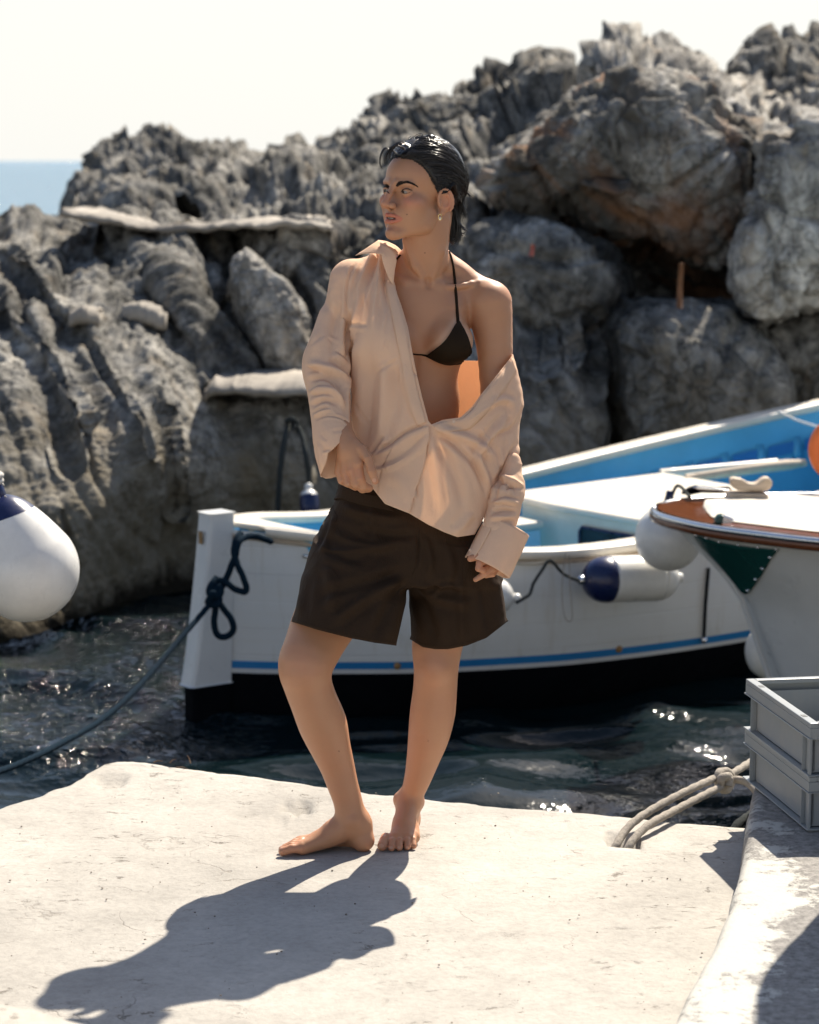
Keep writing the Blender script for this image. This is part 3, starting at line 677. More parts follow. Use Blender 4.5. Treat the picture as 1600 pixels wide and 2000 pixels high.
# rudder: tall white head with a tiller slot, black blade below
def rudder(name, z0, z1, a0b, a0t, mat, th=.052, sl=0.0):
    V = []; 
    zs = np.linspace(z0, z1, 12)
    for z in zs:
        f = (z - z0) / (z1 - z0); L = (a0b + (a0t - a0b) * f ** .8)
        rk = -.022 * (1 - max(0, (z - zbot) / (ztop - zbot))) ** 1.5; V.append([(q_[0] + rk, q_[1]) for q_ in [(.015, -th), (.015, th), (-.015 - L + .012, th), (-.015 - L, th - .012), (-.015 - L, -th + .012), (-.015 - L + .012, -th)]])
    A_ = np.array(V); Z = np.repeat(zs[:, None], 6, 1) + (A_[..., 0] * sl if sl else 0)
    Wv = b1.w(A_[..., 0], A_[..., 1], Z).reshape(-1, 3)
    F = [list(f) for f in grid_faces(12, 6, False, True)] + [list(range(6))[::-1], [66 + i for i in range(6)]]
    o = b1.add(mk(name, Wv, F, mat, smooth=False)); bv = o.modifiers.new('b', 'BEVEL'); bv.width = .006; bv.segments = 2; bv.limit_method = 'ANGLE'; return o
ztop = P(412, 1003, 9.82)[2]; zbot = P(400, 1338, 9.8)[2]
rudder('rudder_head', zbot, ztop, .165, .085, HULLW)
rudder('rudder_blade', -1.1, zbot - .002, .15, .15, BLACKB, .045)
V, F = box_vf((0, 0, 0), (.004, .026, .052)); sl = P(394, 1048, 9.85)
hd = .106
Vw = b1.w(V[:, 0] - .015 - .1065, V[:, 1] - .004, V[:, 2] + sl[2]); b1.add(mk('tiller_slot', Vw, F, BRASS, smooth=False))
# covered cuddy with window, benches, dark panels painted as shaded gaps in the lining
k = np.linspace(0, 1, 2)[None]
def slab(name, pts, z0, z1, mat):
    n = len(pts); a = [p[0] for p in pts] * 2; t = [p[1] for p in pts] * 2
    V = b1.w(a, t, [z0] * n + [z1] * n); F = [[i, (i + 1) % n, n + (i + 1) % n, n + i] for i in range(n)] + [list(range(n))[::-1], [n + i for i in range(n)]]
    o = b1.add(mk(name, V, F, mat, smooth=False)); bv = o.modifiers.new('b', 'BEVEL'); bv.width = .012; bv.segments = 3; bv.limit_method = 'ANGLE'; return o
slab('cuddy', [(1.80, -.62), (1.80, -.02), (1.84, .30), (2.8, .34), (2.7, -.62)], -.4, .105, CREAM)
slab('cuddy_roof', [(1.76, -.64), (1.76, .0), (1.82, .42), (2.95, .52), (2.9, .0), (2.72, -.64)], .106, .135, CREAM)
Vp = [(-.18, -.075), (-.18, .03), (-.20, .05), (-.56, .05), (-.585, .03), (-.60, -.075)]
V = b1.w([1.797] * 6, [p[0] for p in Vp], [p[1] for p in Vp]); V2 = b1.w([1.788] * 6, [p[0] for p in Vp], [p[1] for p in Vp])
b1.add(mk('window', np.vstack([V, V2]), [[i, (i + 1) % 6, 6 + (i + 1) % 6, 6 + i] for i in range(6)] + [[6 + i for i in range(6)][::-1]], DARKG, smooth=False))
fr = b1.w([1.785] * 7, [p[0] for p in Vp + Vp[:1]], [p[1] for p in Vp + Vp[:1]]); b1.add(tube('window_frame', fr, .006, NAVY, n=6))
slab('side_bench', [(.75, .02), (.75, .16), (1.75, .38), (1.75, .02)], .02, .055, CREAM)
slab('bench_front', [(.80, .03), (.80, .10), (1.75, .10), (1.75, .04)], -.4, .018, LBLUE)
for i in range(4):
    b1.box('batten', 1.0 + i * .19, 1.03 + i * .19, .015, .03, -.38, .018, BLUE)
slab('thwart', [(.62, -.55), (.62, .55), (.80, .60), (.80, -.60)], -.08, -.05, LBLUE)
slab('bow_thwart', [(4.05, -.5), (4.05, .56), (4.75, .38), (4.75, -.36)], .20, .23, LBLUE)
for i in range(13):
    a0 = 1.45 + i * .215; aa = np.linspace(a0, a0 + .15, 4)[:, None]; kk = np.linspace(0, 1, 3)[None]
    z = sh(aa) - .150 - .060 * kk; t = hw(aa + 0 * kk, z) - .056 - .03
    b1.grid('gap_shade_panel', aa + 0 * kk, t, z, BLUE2, flip=True)
    z = sh(aa) - .17 - .11 * kk
    ar = np.array([a0 + .155, a0 + .205])[:, None]; z = sh(ar) - .13 - .12 * kk
    b1.grid('rib', ar + 0 * kk, hw(ar + 0 * kk, z) - .063 - .036 * kk, z, BLUE, flip=True, solid=.02)
for pts in ([(1290, 925, 12.1), (1500, 907, 12.3), (1515, 906, 12.32)], [(1340, 935, 11.9), (1480, 915, 12.0), (1572, 904, 12.2)]):
    p = spl([P(*q) for q in pts], 16); r = np.interp(np.linspace(0, 1, 16), [0, .8, 1], [.022, .028, .018]); p[:, 2] += .0
    V, F = tube_vf(p, r, 10); o = mk('oar', V, F, CREAM if pts[0][0] == 1290 else TEAK)
    tag(o, 'cream painted oar lying on the cuddy roof of the blue boat' if pts[0][0] == 1290 else 'bare wooden oar lying behind the cream oar on the boat', 'oar')
# hull fittings
def on_hull(a, z, off=0.0): return b1.w(a, -(hw(a, z) + off), z)
def hull_s(u, v):
    best = None
    for a in np.linspace(.05, 4, 200):
        for z in (np.linspace(-.5, .2, 60)):
            pass
    return None
aa, zz_ = np.meshgrid(np.linspace(.05, 4.5, 400), np.linspace(-.5, .25, 120), indexing='ij')
HP = b1.w(aa, -hw(aa, zz_), zz_).reshape(-1, 3); HU, HV = project(HP)
def near_side(u, v, off=0.0):
    i = np.argmin((HU - u) ** 2 + (HV - v) ** 2); a = aa.ravel()[i]; z = zz_.ravel()[i]; return b1.w(a, -(hw(a, z) + off), z)
nrm = np.array((b1.p[0], b1.p[1], 0)) * -1
for (u, v) in ((778, 1301), (1208, 1268)):
    V, F = lathe_vf([(.0, .010), (.010, .009), (.015, .004), (.017, -.004)], 14, near_side(u, v, .001), align(nrm), caps=False); b1.add(mk('bronze_plug', V, F, BRASS))
V, F = tube_vf([near_side(1379, 1108, .01), near_side(1376, 1180, .012), near_side(1373, 1245, .012)], .007, 8); b1.add(mk('side_cable', V, F, BLACKB))
V, F = lathe_vf([(.0, .014), (.011, .012), (.016, 0), (.011, -.012), (0, -.014)], 14, near_side(1372, 1250, .012), caps=False); b1.add(mk('cable_end', V, F, CHROME))
p = [near_side(u, v, .012) for u, v in ((1130, 1083), (1080, 1092), (1040, 1098), (1000, 1100))]; 
V, F = tube_vf(p, .008, 6); b1.add(mk('trim_strip', V, F, CREAM))
p = [near_side(u, v, .012) for u, v in ((588, 1085), (604, 1088), (620, 1089))]; V, F = tube_vf(p, .008, 8); b1.add(mk('fairlead', V, F, CHROME))
tube('bow_line', [P(1520, 803, 12.6), P(1560, 822, 12.4), P(1620, 840, 12.2)], .006, VINYLW, b1.root and None, n=6, res=10)
tag(bpy.data.objects['bow_line'], 'thin white line stretched over the bow of the blue boat', 'line')

# fenders of boat 1
def fender_cyl(name, p0, p1, r, label, cap0=True, cap1=True, group=None):
    p0 = np.array(p0); p1 = np.array(p1); L = np.linalg.norm(p1 - p0); R = align(p1 - p0)
    root = empty(name, tuple((p0 + p1) / 2)); tag(root, label, 'fender', group)
    prof = [(0.0, .0), (.016, .0), (.018, .03)]
    def pr(z): return r * (np.clip(1 - ((abs(z - L / 2) - (L / 2 - r * 1.15)) / (r * 1.15)).clip(0, 1) ** 2.2, 0, 1)) ** .55
    zs = np.linspace(.0, L, 40); rr = np.maximum(pr(zs), .016)
    lo = int(10) if cap0 else 0; hi = 40 - (9 if cap1 else 0)
    def part(nm, i, j, mat):
        V, F = lathe_vf([(rr[q], zs[q]) for q in range(i, j)], 28, p0, R); child(mk(nm, V, F, mat), root)
    if cap0: part('end_cap', 0, lo + 1, NAVY)
    part('body', lo, hi, VINYLW)
    if cap1: part('end_cap', hi - 1, 40, NAVY if False else VINYLW)
    for q, s in ((p0, -1), (p1, 1)):
        d = (p1 - p0) / L * s; V, F = lathe_vf([(.008, -.01), (.020, .0), (.020, .022), (.008, .03)], 12, q, align(d)); child(mk('eye', V, F, VINYLW if s > 0 else CHROME), root)
    return root
fender_cyl('fender', P(1140, 1133, 9.86), P(1322, 1128, 10.06), .098, 'white cylindrical fender with navy end hanging against the hull', True, True)
fr_ = fender_cyl('fender', P(905, 1160, 9.70), P(1004, 1168, 9.72), .080, 'small white fender half hidden behind the brown shorts', False, True)
ROPE_D = M('navy_rope', .8, (.014, .035, .055)); ROPE_D = ROPE_D.m
def rope_mat(name, c):
    m = M(name, .95, c, .06); v = m.pos(); n = m.noise(v, 90, 4, .7); m.color(m.mix(n, (*[x * .45 for x in c], 1), (*[min(1, x * 1.3) for x in c], 1))); m.normal(m.bump(n, .8, .004)); return m.m
ROPE_G = rope_mat('grey_hemp_rope', (.40, .36, .31)); ROPE_N = rope_mat('navy_braid', (.006, .018, .032)); ROPE_W = rope_mat('white_braid', (.62, .60, .56))
ROPE_K = rope_mat('dark_cord', (.045, .05, .05))
o = rope('fender_lanyard', [P(1008, 1178, 9.70), P(1018, 1172, 9.70), P(1035, 1160, 9.72), P(1042, 1140, 9.74), P(1058, 1115, 9.76), P(1075, 1095, 9.78), P(1100, 1120, 9.8), P(1125, 1132, 9.83), P(1142, 1133, 9.86)], .006, ROPE_K)
tag(o, 'dark cord joining the two fenders on the blue boat', 'rope')
o = tube('hanging_line', [P(1105, 1080, 9.80), P(1098, 1140, 9.78), P(1100, 1190, 9.77), P(1108, 1213, 9.77), P(1118, 1205, 9.77), P(1114, 1150, 9.78), P(1112, 1085, 9.80)], .0022, ROPE_G, n=6, res=40)
tag(o, 'thin looped line hanging from the gunwale beside the fender', 'line')

# navy mooring rope from the stern to the left edge, with hitch and loops
mr = empty('mooring_rope', tuple(P(420, 1170, 9.6))); tag(mr, 'navy blue mooring rope knotted at the boat stern, running to the left edge', 'rope')
r_ = .0115
def rp(name, pts, r=r_, res=90): return child(rope(name, [P(*q) for q in pts], r, ROPE_N, res=res), mr)
rp('rope_end', [(530, 1058, 9.75), (515, 1052, 9.70), (495, 1047, 9.66), (478, 1050, 9.62), (466, 1060, 9.58), (460, 1085, 9.56), (450, 1110, 9.56), (440, 1135, 9.56), (428, 1155, 9.56), (420, 1172, 9.55)])
rp('rope_loop', [(470, 1042, 9.64), (462, 1052, 9.6), (457, 1075, 9.57), (463, 1100, 9.55), (474, 1125, 9.54), (481, 1145, 9.54), (478, 1156, 9.54), (462, 1152, 9.54), (445, 1140, 9.54), (430, 1133, 9.54), (416, 1140, 9.54), (411, 1155, 9.53), (414, 1170, 9.53)])
rp('rope_loop', [(424, 1172, 9.53), (438, 1190, 9.53), (453, 1212, 9.53), (456, 1228, 9.53), (446, 1242, 9.53), (430, 1243, 9.53), (420, 1230, 9.53), (419, 1205, 9.53), (422, 1180, 9.53)])
rp('knot', [(424, 1130, 9.55), (414, 1142, 9.52), (410, 1158, 9.51), (420, 1166, 9.50), (430, 1158, 9.51), (427, 1146, 9.52), (412, 1168, 9.50), (408, 1178, 9.51), (424, 1180, 9.50), (428, 1168, 9.51), (414, 1160, 9.49), (410, 1176, 9.5)], .0135, 80)
pts = [(412, 1178, 9.52), (340, 1262, 9.25), (270, 1342, 8.95), (200, 1405, 8.6), (120, 1452, 8.2), (60, 1482, 7.9), (0, 1506, 7.6), (-120, 1545, 7.0), (-330, 1600, 6.2)]
rp('rope_run', pts, .0095, 520)

# ---- boat 2: white hull, mahogany rail
b2 = Boat((.985, 9.43), math.atan2(-.34, .94), 'varnished_boat')
tag(b2.root, 'white boat bow with mahogany rail and dark green bow patch', 'boat')
H2 = spl([(0, .015), (.02, .11), (.1, .245), (.3, .43), (.55, .55), (.8, .635), (1.5, .76), (2.5, .82)], 200)
def h2(a): return np.interp(a, H2[:, 0], H2[:, 1])
ST = [(-1.1, .62), (-.6, .53), (-.325, .46), (.01, .335), (.10, .26), (.17, .185), (.26, .09), (.325, .01)]
def a0(z): return np.interp(z, [p[0] for p in ST], [p[1] for p in ST])
ZD = .35
kz = np.linspace(-1.1, .325, 40)[None]; ka = (np.linspace(0, 1, 50) ** 1.8)[:, None]
for sg in (-1, 1):
    a = a0(kz) + (2.4 - a0(kz)) * ka; f = .50 + .50 * ((kz + 1.1) / 1.425) ** .8
    rel = a - a0(kz); sharp = .25 + .75 * ((kz + 1.1) / 1.425)
    t = h2(rel / (1 + (1 - sharp) * 1.6)) * f; t = t * smoothstep(-.001, .03 + .25 * (1 - sharp), rel) ** .5
    b2.grid('hull', a, sg * t, kz + 0 * ka, HULLW, flip=sg < 0)
    hullside = bpy.data.objects[-1] if False else None
    aa2 = np.concatenate([np.linspace(0, .12, 12), np.linspace(.14, 2.4, 50)])
    for (nm, off, z, r, mat) in (('rub_rail', .004, .318, .020, MAHOG), ('rail_strip', .018, .338, .013, CHROME)):
        V, F = tube_vf(b2.w(aa2 - .012, sg * (h2(aa2) + off), np.full_like(aa2, z)), r, 10); b2.add(mk(nm, V, F, mat))
    kk = np.linspace(0, 1, 6)[None]; a = aa2[:, None] + 0 * kk
    inner = np.where(a < .19, 0, np.maximum(h2(a) - .075, 0) * smoothstep(.17, .32, a) ** .5)
    b2.grid('covering_board', a, sg * (inner + (h2(a) - inner) * kk), ZD + 0 * kk * a + .004 * (1 - kk), MAHOG, flip=sg > 0)
    ad = aa2[aa2 > .16][:, None]; inner = np.maximum(h2(ad) - .075, 0) * smoothstep(.17, .32, ad) ** .5
    b2.grid('deck', ad + 0 * kk, sg * inner * kk, ZD + .008 + .02 * (1 - kk ** 2) + 0 * ad, CREAM, flip=sg < 0)
V, F = tube_vf(b2.w([.9, 1.4, 2.2], [.62, .70, .76], [ZD + .05] * 3), .016, 8); b2.add(mk('toe_rail', V, F, MAHOG))
V, F = tube_vf(b2.w([.62, 1.0, 1.6, 2.2], [.50, .56, .62, .68], [ZD + .045] * 4), .014, 8); b2.add(mk('toe_rail', V, F, MAHOG))
dg = bpy.context.evaluated_depsgraph_get
def bvh_of(objs, dep=True):
    VV = []; FF = []; o_ = 0
    dgx = bpy.context.evaluated_depsgraph_get(); dgx.update()
    for o in objs:
        e = o.evaluated_get(dgx); me = e.to_mesh(); mw = o.matrix_world
        VV += [mw @ v.co for v in me.vertices]; FF += [[i + o_ for i in p.vertices] for p in me.polygons]; o_ = len(VV); e.to_mesh_clear()
    return BVHTree.FromPolygons(VV, FF)
CAMV = Vector((0, 0, CAMZ))
def hit(bvh, u, v, off=.002, default=None):
    d = (Vector(P(u, v, 5.0)) - CAMV).normalized(); r = bvh.ray_cast(CAMV, d)
    if r[0] is None and default is None:
        for q in range(1, 90):
            d = (Vector(P(u + .35 * q * math.cos(q * 2.4), v + .35 * q * math.sin(q * 2.4), 5.0)) - CAMV).normalized(); r = bvh.ray_cast(CAMV, d)
            if r[0] is not None: break
    if r[0] is None: return np.array(default if default is not None else P(u, v, 5.85))
    n = r[1]; n = n if n.dot(d) < 0 else -n
    return np.array(r[0] + n * off)
def drape(name, rows, bvh, mat, nu=20, nv=20, off=.002, thick=.002, smooth_it=2, snap=None):
    """patch lying on a surface: rows = list of px polylines (top to bottom)"""
    R = [spl(r, nu) for r in rows]; G = np.stack([spl([r[i] for r in R], nv) if len(R) > 2 else np.linspace(R[0][i], R[1][i], nv) for i in range(nu)], 0)
    V = np.array([[hit(bvh, *G[i, j], off) for j in range(nv)] for i in range(nu)])
    for _ in range(smooth_it):
        W = V.copy(); W[1:-1, 1:-1] = (V[:-2, 1:-1] + V[2:, 1:-1] + V[1:-1, :-2] + V[1:-1, 2:]) / 4; V = W
    o = mk(name, V.reshape(-1, 3), grid_faces(nu, nv), mat); md = o.modifiers.new('s', 'SOLIDIFY'); md.thickness = thick; md.offset = 0
    return o
bpy.context.view_layer.update()
hb2 = bvh_of([o for o in b2.root.children if o.name.startswith('hull')])
GREEN = M('dark_green_vinyl', .25, (.006, .055, .050)); GREEN.normal(GREEN.bump(GREEN.noise(GREEN.pos(), 12, 3), .4, .01)); GREEN = GREEN.m
b2.add(drape('bow_patch', [[(1352, 1040), (1400, 1056), (1460, 1066), (1523, 1072)], [(1372, 1068), (1440, 1100), (1508, 1090)], [(1410, 1108), (1448, 1130), (1490, 1120)], [(1448, 1154), (1456, 1159), (1465, 1156)]], hb2, GREEN, 16, 16, .004))
for (u, v) in ((1362, 1044), (1382, 1049), (1407, 1056), (1444, 1062), (1482, 1067), (1518, 1071), (1506, 1087), (1491, 1109), (1478, 1130), (1463, 1152)):
    V, F = lathe_vf([(0, .004), (.005, .003), (.007, 0)], 8, hit(hb2, u, v, .006), align((-.3, -1, 0)), False); b2.add(mk('stud', V, F, CHROME))
# stem capping
V, F = tube_vf(b2.w([a0(z) - .004 for z in np.linspace(-.9, .31, 16)], [0] * 16, np.linspace(-.9, .31, 16)), .012, 8); b2.add(mk('stem', V, F, HULLW))
# timber cleat on the foredeck
def extrude_px(name, poly, Yc, depth, mat, root, bev=.006):
    n = len(poly); A1 = np.array([P(u, v, Yc) for u, v in poly]); A1[:, 1] = Yc - depth / 2; A2 = A1.copy(); A2[:, 1] = Yc + depth / 2
    F = [[i, (i + 1) % n, n + (i + 1) % n, n + i] for i in range(n)] + [list(range(n))[::-1], [n + i for i in range(n)]]
    o = mk(name, np.vstack([A1, A2]), F, mat, smooth=False)
    if bev: md = o.modifiers.new('b', 'BEVEL'); md.width = bev; md.segments = 3; md.limit_method = 'ANGLE'
    return root.add(o) if hasattr(root, 'add') else child(o, root)
extrude_px('cleat_base', [(1414, 980), (1424, 960), (1494, 961), (1506, 982)], 9.46, .10, TEAK, b2)
extrude_px('cleat', [(1424, 935), (1432, 932), (1447, 934), (1462, 943), (1476, 943), (1490, 932), (1500, 931), (1507, 938), (1506, 948), (1498, 957), (1480, 958), (1440, 956), (1428, 950)], 9.46, .07, TEAK, b2, .009)
extrude_px('bow_chock', [(1330, 964), (1345, 953), (1356, 949), (1372, 953), (1400, 952), (1425, 951), (1432, 958), (1410, 962), (1370, 961), (1350, 965)], 9.62, .05, BLACKB, b2, .004)
extrude_px('chock_plate', [(1352, 951), (1360, 948), (1398, 952), (1425, 956), (1428, 963), (1400, 957), (1362, 955)], 9.56, .05, CHROME, b2, .003)
extrude_px('fairlead', [(1400, 1018), (1405, 1006), (1414, 1004), (1430, 1010), (1440, 1024), (1430, 1030), (1408, 1024)], 8.95, .04, CHROME, b2, .006)
extrude_px('fairlead_block', [(1394, 1016), (1402, 1005), (1413, 1004), (1410, 1022), (1398, 1022)], 8.93, .05, GREEN, b2, .006)
# cabin that starts beyond the right edge
b2.box('cabin', 1.35, 2.3, -.45, .45, ZD, ZD + .45, HULLW, .03)
# ball fender at the bow and low fender
def ball(name, c, r, label, sq=1.0):
    root = empty(name, tuple(c)); tag(root, label, 'fender')
    th = np.linspace(0, math.pi, 30); V, F = lathe_vf([(r * math.sin(t) * (1 + .0 * t), -r * sq * math.cos(t)) for t in th], 36, c, caps=False); child(mk('body', V, F, VINYLW), root)
    V, F = lathe_vf([(.02, 0), (.024, .012), (.016, .04), (.012, .06)], 14, np.array(c) + (0, 0, r * sq * .97)); child(mk('eye', V, F, NAVY), root)
    return root
c = P(1306, 1050, 9.85); ball('ball_fender', c, .139, 'round white ball fender hanging behind the mahogany bow')
o = rope('fender_rope', [c + (0, 0, .14), c + (.03, -.03, .22), b2.w(.10, .1, ZD + .02)], .006, ROPE_K, res=20); tag(o, 'short dark rope holding the round ball fender', 'rope')
c = P(1497, 1272, 9.75); ball('ball_fender', c, .088, 'white oval fender low behind the white hull, near the water', 1.25)
# orange lifebuoy against the cabin
c = P(1645, 878, 9.75); th = np.linspace(0, 2 * math.pi, 49)[:-1]
root = empty('lifebuoy', tuple(c)); tag(root, 'orange lifebuoy cut by the right edge of the picture', 'lifebuoy')
ORG = paint('orange_plastic', (.78, .17, .03), .4, .15, 8); R = align((-.35, -.93, .1))
ring = np.stack([.105 * np.cos(th), .105 * np.sin(th), 0 * th], 1) @ R.T + c
ring = np.vstack([ring, ring[:1]]); V, F = tube_vf(ring, .034, 16, caps=False); child(mk('ring', V, F, ORG), root)
for k in range(0):
    t4 = np.linspace(k * math.pi / 2 + 2.65, k * math.pi / 2 + 2.95, 6); q = np.stack([.105 * np.cos(t4), .105 * np.sin(t4), 0 * t4], 1) @ R.T + c
    V, F = tube_vf(q, .0355, 16); child(mk('white_band', V, F, VINYLW), root)
# ================================================================== PROPS
PLG = M('grey_crate_plastic', .36, (.20, .215, .225)); _v = PLG.pos(); _n = PLG.noise(_v, 14, 6, .7); _s = PLG.noise(PLG.pos((60, 60, 4)), 1.5, 5, .7)
PLG.color(PLG.mix(PLG.ramp(_n, [(.45, 0.), (.75, .6)]), (.27, .29, .30, 1), (.34, .335, .315, 1))); PLG.normal(PLG.bump(_s, .12, .002)); PLG = PLG.m
SLOT = M('dark_slot', .6, (.03, .035, .04)).m  # dark colour stands for the shade inside the rim slots
c0 = PZ(1576, 1626, KH); c1 = PZ(1450, 1521, KH); ln = np.linalg.norm(c1[:2] - c0[:2]); dl = (c1 - c0) / ln; ang = math.atan2(-dl[0], dl[1])
CL, CW, CH = ln, .40, .1295
def crate(z0, label):
    root = empty('plastic_crate', (c0[0], c0[1], KH + z0 + .004), ang); tag(root, label, 'crate', 'grey stacking crates on the kerb')
    def part(nm, boxes, mat=PLG, par=root):
        V, F = join_vf([box_vf(((x0 + x1) / 2, (y0 + y1) / 2, (a + b) / 2), (x1 - x0, y1 - y0, b - a), bev=bv) for (x0, x1, y0, y1, a, b, bv) in boxes])
        return mk(nm, V, F, mat, par, smooth=False)
    i = .018; w = .004; H = CH
    # four recessed walls
    part('wall', [(i, i + w, i, CL - i, .01, H - .03, 0)]); part('wall', [(CW - i - w, CW - i, i, CL - i, .01, H - .03, 0)])
    part('wall', [(i, CW - i, i, i + w, .01, H - .03, 0)]); part('wall', [(i, CW - i, CL - i - w, CL - i, .01, H - .03, 0)])
    part('floor', [(i, CW - i, i, CL - i, .006, .010, 0)])
    # rim band, lower lip, base flange: rings
    def ring(nm, o, t, a, b, bv=.0015):
        part(nm, [(o, o + t, o, CL - o, a, b, bv), (CW - o - t, CW - o, o, CL - o, a, b, bv), (o + t, CW - o - t, o, o + t, a, b, bv), (o + t, CW - o - t, CL - o - t, CL - o, a, b, bv)])
    ring('rim', .003, .022, H - .012, H, .002); ring('rim_band', .003, .003, H - .036, H - .0125, .001); ring('lip', .0, .020, H - .0395, H - .0365, .001)
    ring('base_flange', .0, .020, 0.0, .0035, .001); ring('stacking_foot', .008, .006, -.004, -.0003, .0)
    # corner posts and ribs on the long visible side and the short sides
    for (y0, y1) in ((.020, .055), (CL - .055, CL - .020)):
        part('corner_post', [(.012, i - .0005, y0, y1, .0038, H - .040, .001)]); part('corner_post', [(CW - i + .0005, CW - .012, y0, y1, .0038, H - .040, .001)])
    for x in (.0, .045, .15, .25, CW - .05): part('rib', [(x + .004, x + .008, .002, i - .0005, .0038, H - .040, 0)])
    for y in (.052, CL - .056): part('rib', [(.002, .0115, y, y + .003, .0038, H - .040, 0)])
    for y in (.07, CL - .11): part('slot', [(.008, .020, y, y + .022, H - .0005, H + .0006, 0)], SLOT)  # thin dark plates in place of shaded holes
    return root
crate(0.0, 'lower grey plastic crate standing on the worn white kerb')
crate(CH + .0015, 'upper empty grey plastic crate stacked on the other one')

# old grey mooring rope: doubled through the hole in the pier, knotted, on to the boat
mr2 = empty('mooring_rope', tuple(P(1415, 1522, 6.35))); tag(mr2, 'thick frayed grey rope doubled through the hole in the pier', 'rope')
def rg(name, pts, r=.0090, res=160): return child(rope(name, [P(*q) for q in pts], r, ROPE_G, res=res), mr2)
rg('rope_strand', [(1195, 1662, 5.86), (1206, 1648, 5.88), (1216, 1630, 5.92), (1240, 1604, 5.98), (1290, 1572, 6.08), (1350, 1541, 6.20), (1392, 1522, 6.30), (1414, 1512, 6.36)])
rg('rope_strand', [(1222, 1664, 5.84), (1232, 1648, 5.86), (1246, 1630, 5.90), (1272, 1608, 5.96), (1320, 1582, 6.08), (1370, 1556, 6.2), (1402, 1540, 6.28), (1418, 1534, 6.33)])
rg('knot', [(1408, 1540, 6.33), (1402, 1520, 6.31), (1408, 1508, 6.33), (1424, 1510, 6.36), (1428, 1528, 6.38), (1420, 1542, 6.36), (1408, 1538, 6.31), (1410, 1520, 6.29), (1424, 1518, 6.31), (1422, 1536, 6.3)], .0105, 80)
rg('rope_tail', [(1420, 1516, 6.36), (1440, 1505, 6.42), (1462, 1491, 6.5), (1500, 1470, 6.65), (1580, 1420, 7.0), (1700, 1330, 7.8)])
rg('rope_tail', [(1418, 1528, 6.34), (1436, 1523, 6.34), (1455, 1526, 6.32), (1470, 1538, 6.30), (1482, 1552, 6.26), (1500, 1575, 6.2)])
V, F = tube_vf(np.array([P(1195, 1662, 5.86), P(1190, 1690, 5.86)]), .01, 6)
o = rope('dark_rope', [P(1430, 1625, 6.05), P(1442, 1610, 6.08), P(1455, 1600, 6.12), (P(1470, 1590, 6.2)), P(1500, 1575, 6.3)], .011, ROPE_K, res=40); tag(o, 'dark wet rope end by the kerb where the pier meets it', 'rope')

# big buoy at the left edge hanging from a post outside the picture
c = P(52, 1112, 7.2); r = .159
root = empty('buoy', tuple(c)); tag(root, 'large white teardrop buoy with navy cap at the left edge', 'buoy')
ax = np.array((-.33, 0, .94)); ax /= np.linalg.norm(ax); R = align(ax)
th = np.linspace(0, math.pi, 60); prof = []
for t in th:
    z = -r * math.cos(t); x = r * math.sin(t); 
    if z > .35 * r:
        q = (z / r - .35) / .65; z = r * (.35 + .65 * q + .50 * q ** 1.6); x = x * (1 - .10 * q)
    prof.append((max(x, .018), z))
prof[0] = (.0001, -r)
kk = next(i for i, p in enumerate(prof) if p[1] > 1.08 * r)
V, F = lathe_vf(prof[:kk + 1], 48, c, R, caps=False); child(mk('body', V, F, VINYLW), root)
V, F = lathe_vf([(p[0] + .0004, p[1]) for p in prof[kk:]], 48, c, R, caps=False); child(mk('cap', V, F, NAVY), root)
e = c + ax * r * 1.5; V, F = lathe_vf([(.018, -.02), (.024, 0), (.024, .035), (.012, .045)], 16, e, R); child(mk('eye', V, F, NAVY), root)
o = rope('buoy_rope', [e + ax * .01, e + ax * .05 + (.004, 0, 0), e + (-.03, 0, .10), e + (-.10, .02, .17), e + (-.5, .05, .30), e + (-.80, .08, .38)], .012, ROPE_W, res=90); tag(o, 'white rope knotted to the large buoy at the left edge', 'rope')
V, F = tube_vf(np.array([e + ax * .03 + (.02 * math.cos(q), .02 * math.sin(q), .008 * q / 3) for q in np.linspace(0, 14, 60)]), .008, 8); child(mk('hitch', V, F, ROPE_W), root)
for sgn in (-1, 1):
    V, F = tube_vf(np.array([e + ax * .0 + (.012, -.02, 0), c + ax * r * 1.15 + (.06, -.05, 0), c + ax * r * .93 + (.085, -.062, 0)]) + (sgn * .010, 0, 0), .004, 6); child(mk('cord', V, F, ROPE_W), root)
pz = e + (-.86, .09, 0); V, F = lathe_vf([(.07, -1.6 - pz[2]), (.07, .62 - pz[2] * 0), (.05, .65)], 16, (pz[0], pz[1], 0))
V[:, 2] = np.where(V[:, 2] < 0, -1.4, pz[2] + .45 + (V[:, 2] - .62)); tag(mk('mooring_post', V, F, TEAK), 'weathered timber mooring post holding the buoy rope', 'post')

# rope and fender hanging on the rock, iron rod, small bits
root = empty('rock_rope', tuple(P(572, 830, 12.2))); tag(root, 'dark looped rope hanging down the rock beside the sleeve', 'rope')
for pts in ([(565, 822, 12.3), (556, 860, 12.15), (548, 915, 12.1), (545, 960, 12.1), (542, 1010, 12.1)], [(572, 820, 12.3), (590, 850, 12.2), (598, 890, 12.1), (604, 930, 12.1), (606, 950, 12.1)], [(560, 824, 12.25), (570, 818, 12.2), (580, 826, 12.25), (572, 834, 12.2)]):
    child(rope('strand', [P(*q) for q in pts], .013, ROPE_K, res=40), root)
fender_cyl('fender', P(606, 1010, 12.0), P(603, 955, 12.05), .048, 'navy fender hanging on the rock above the blue boat')
for ch in [o for o in bpy.data.objects if o.name.startswith('body') and o.parent and 'navy fender' in o.parent.get('label', '')]: ch.data.materials[0] = NAVY
V, F = tube_vf([P(1331, 514, 13.6), P(1328, 560, 13.6), P(1327, 602, 13.6)], .016, 10); tag(mk('iron_rod', V, F, RUST), 'rusty iron rod standing upright in the cave mouth', 'rod')
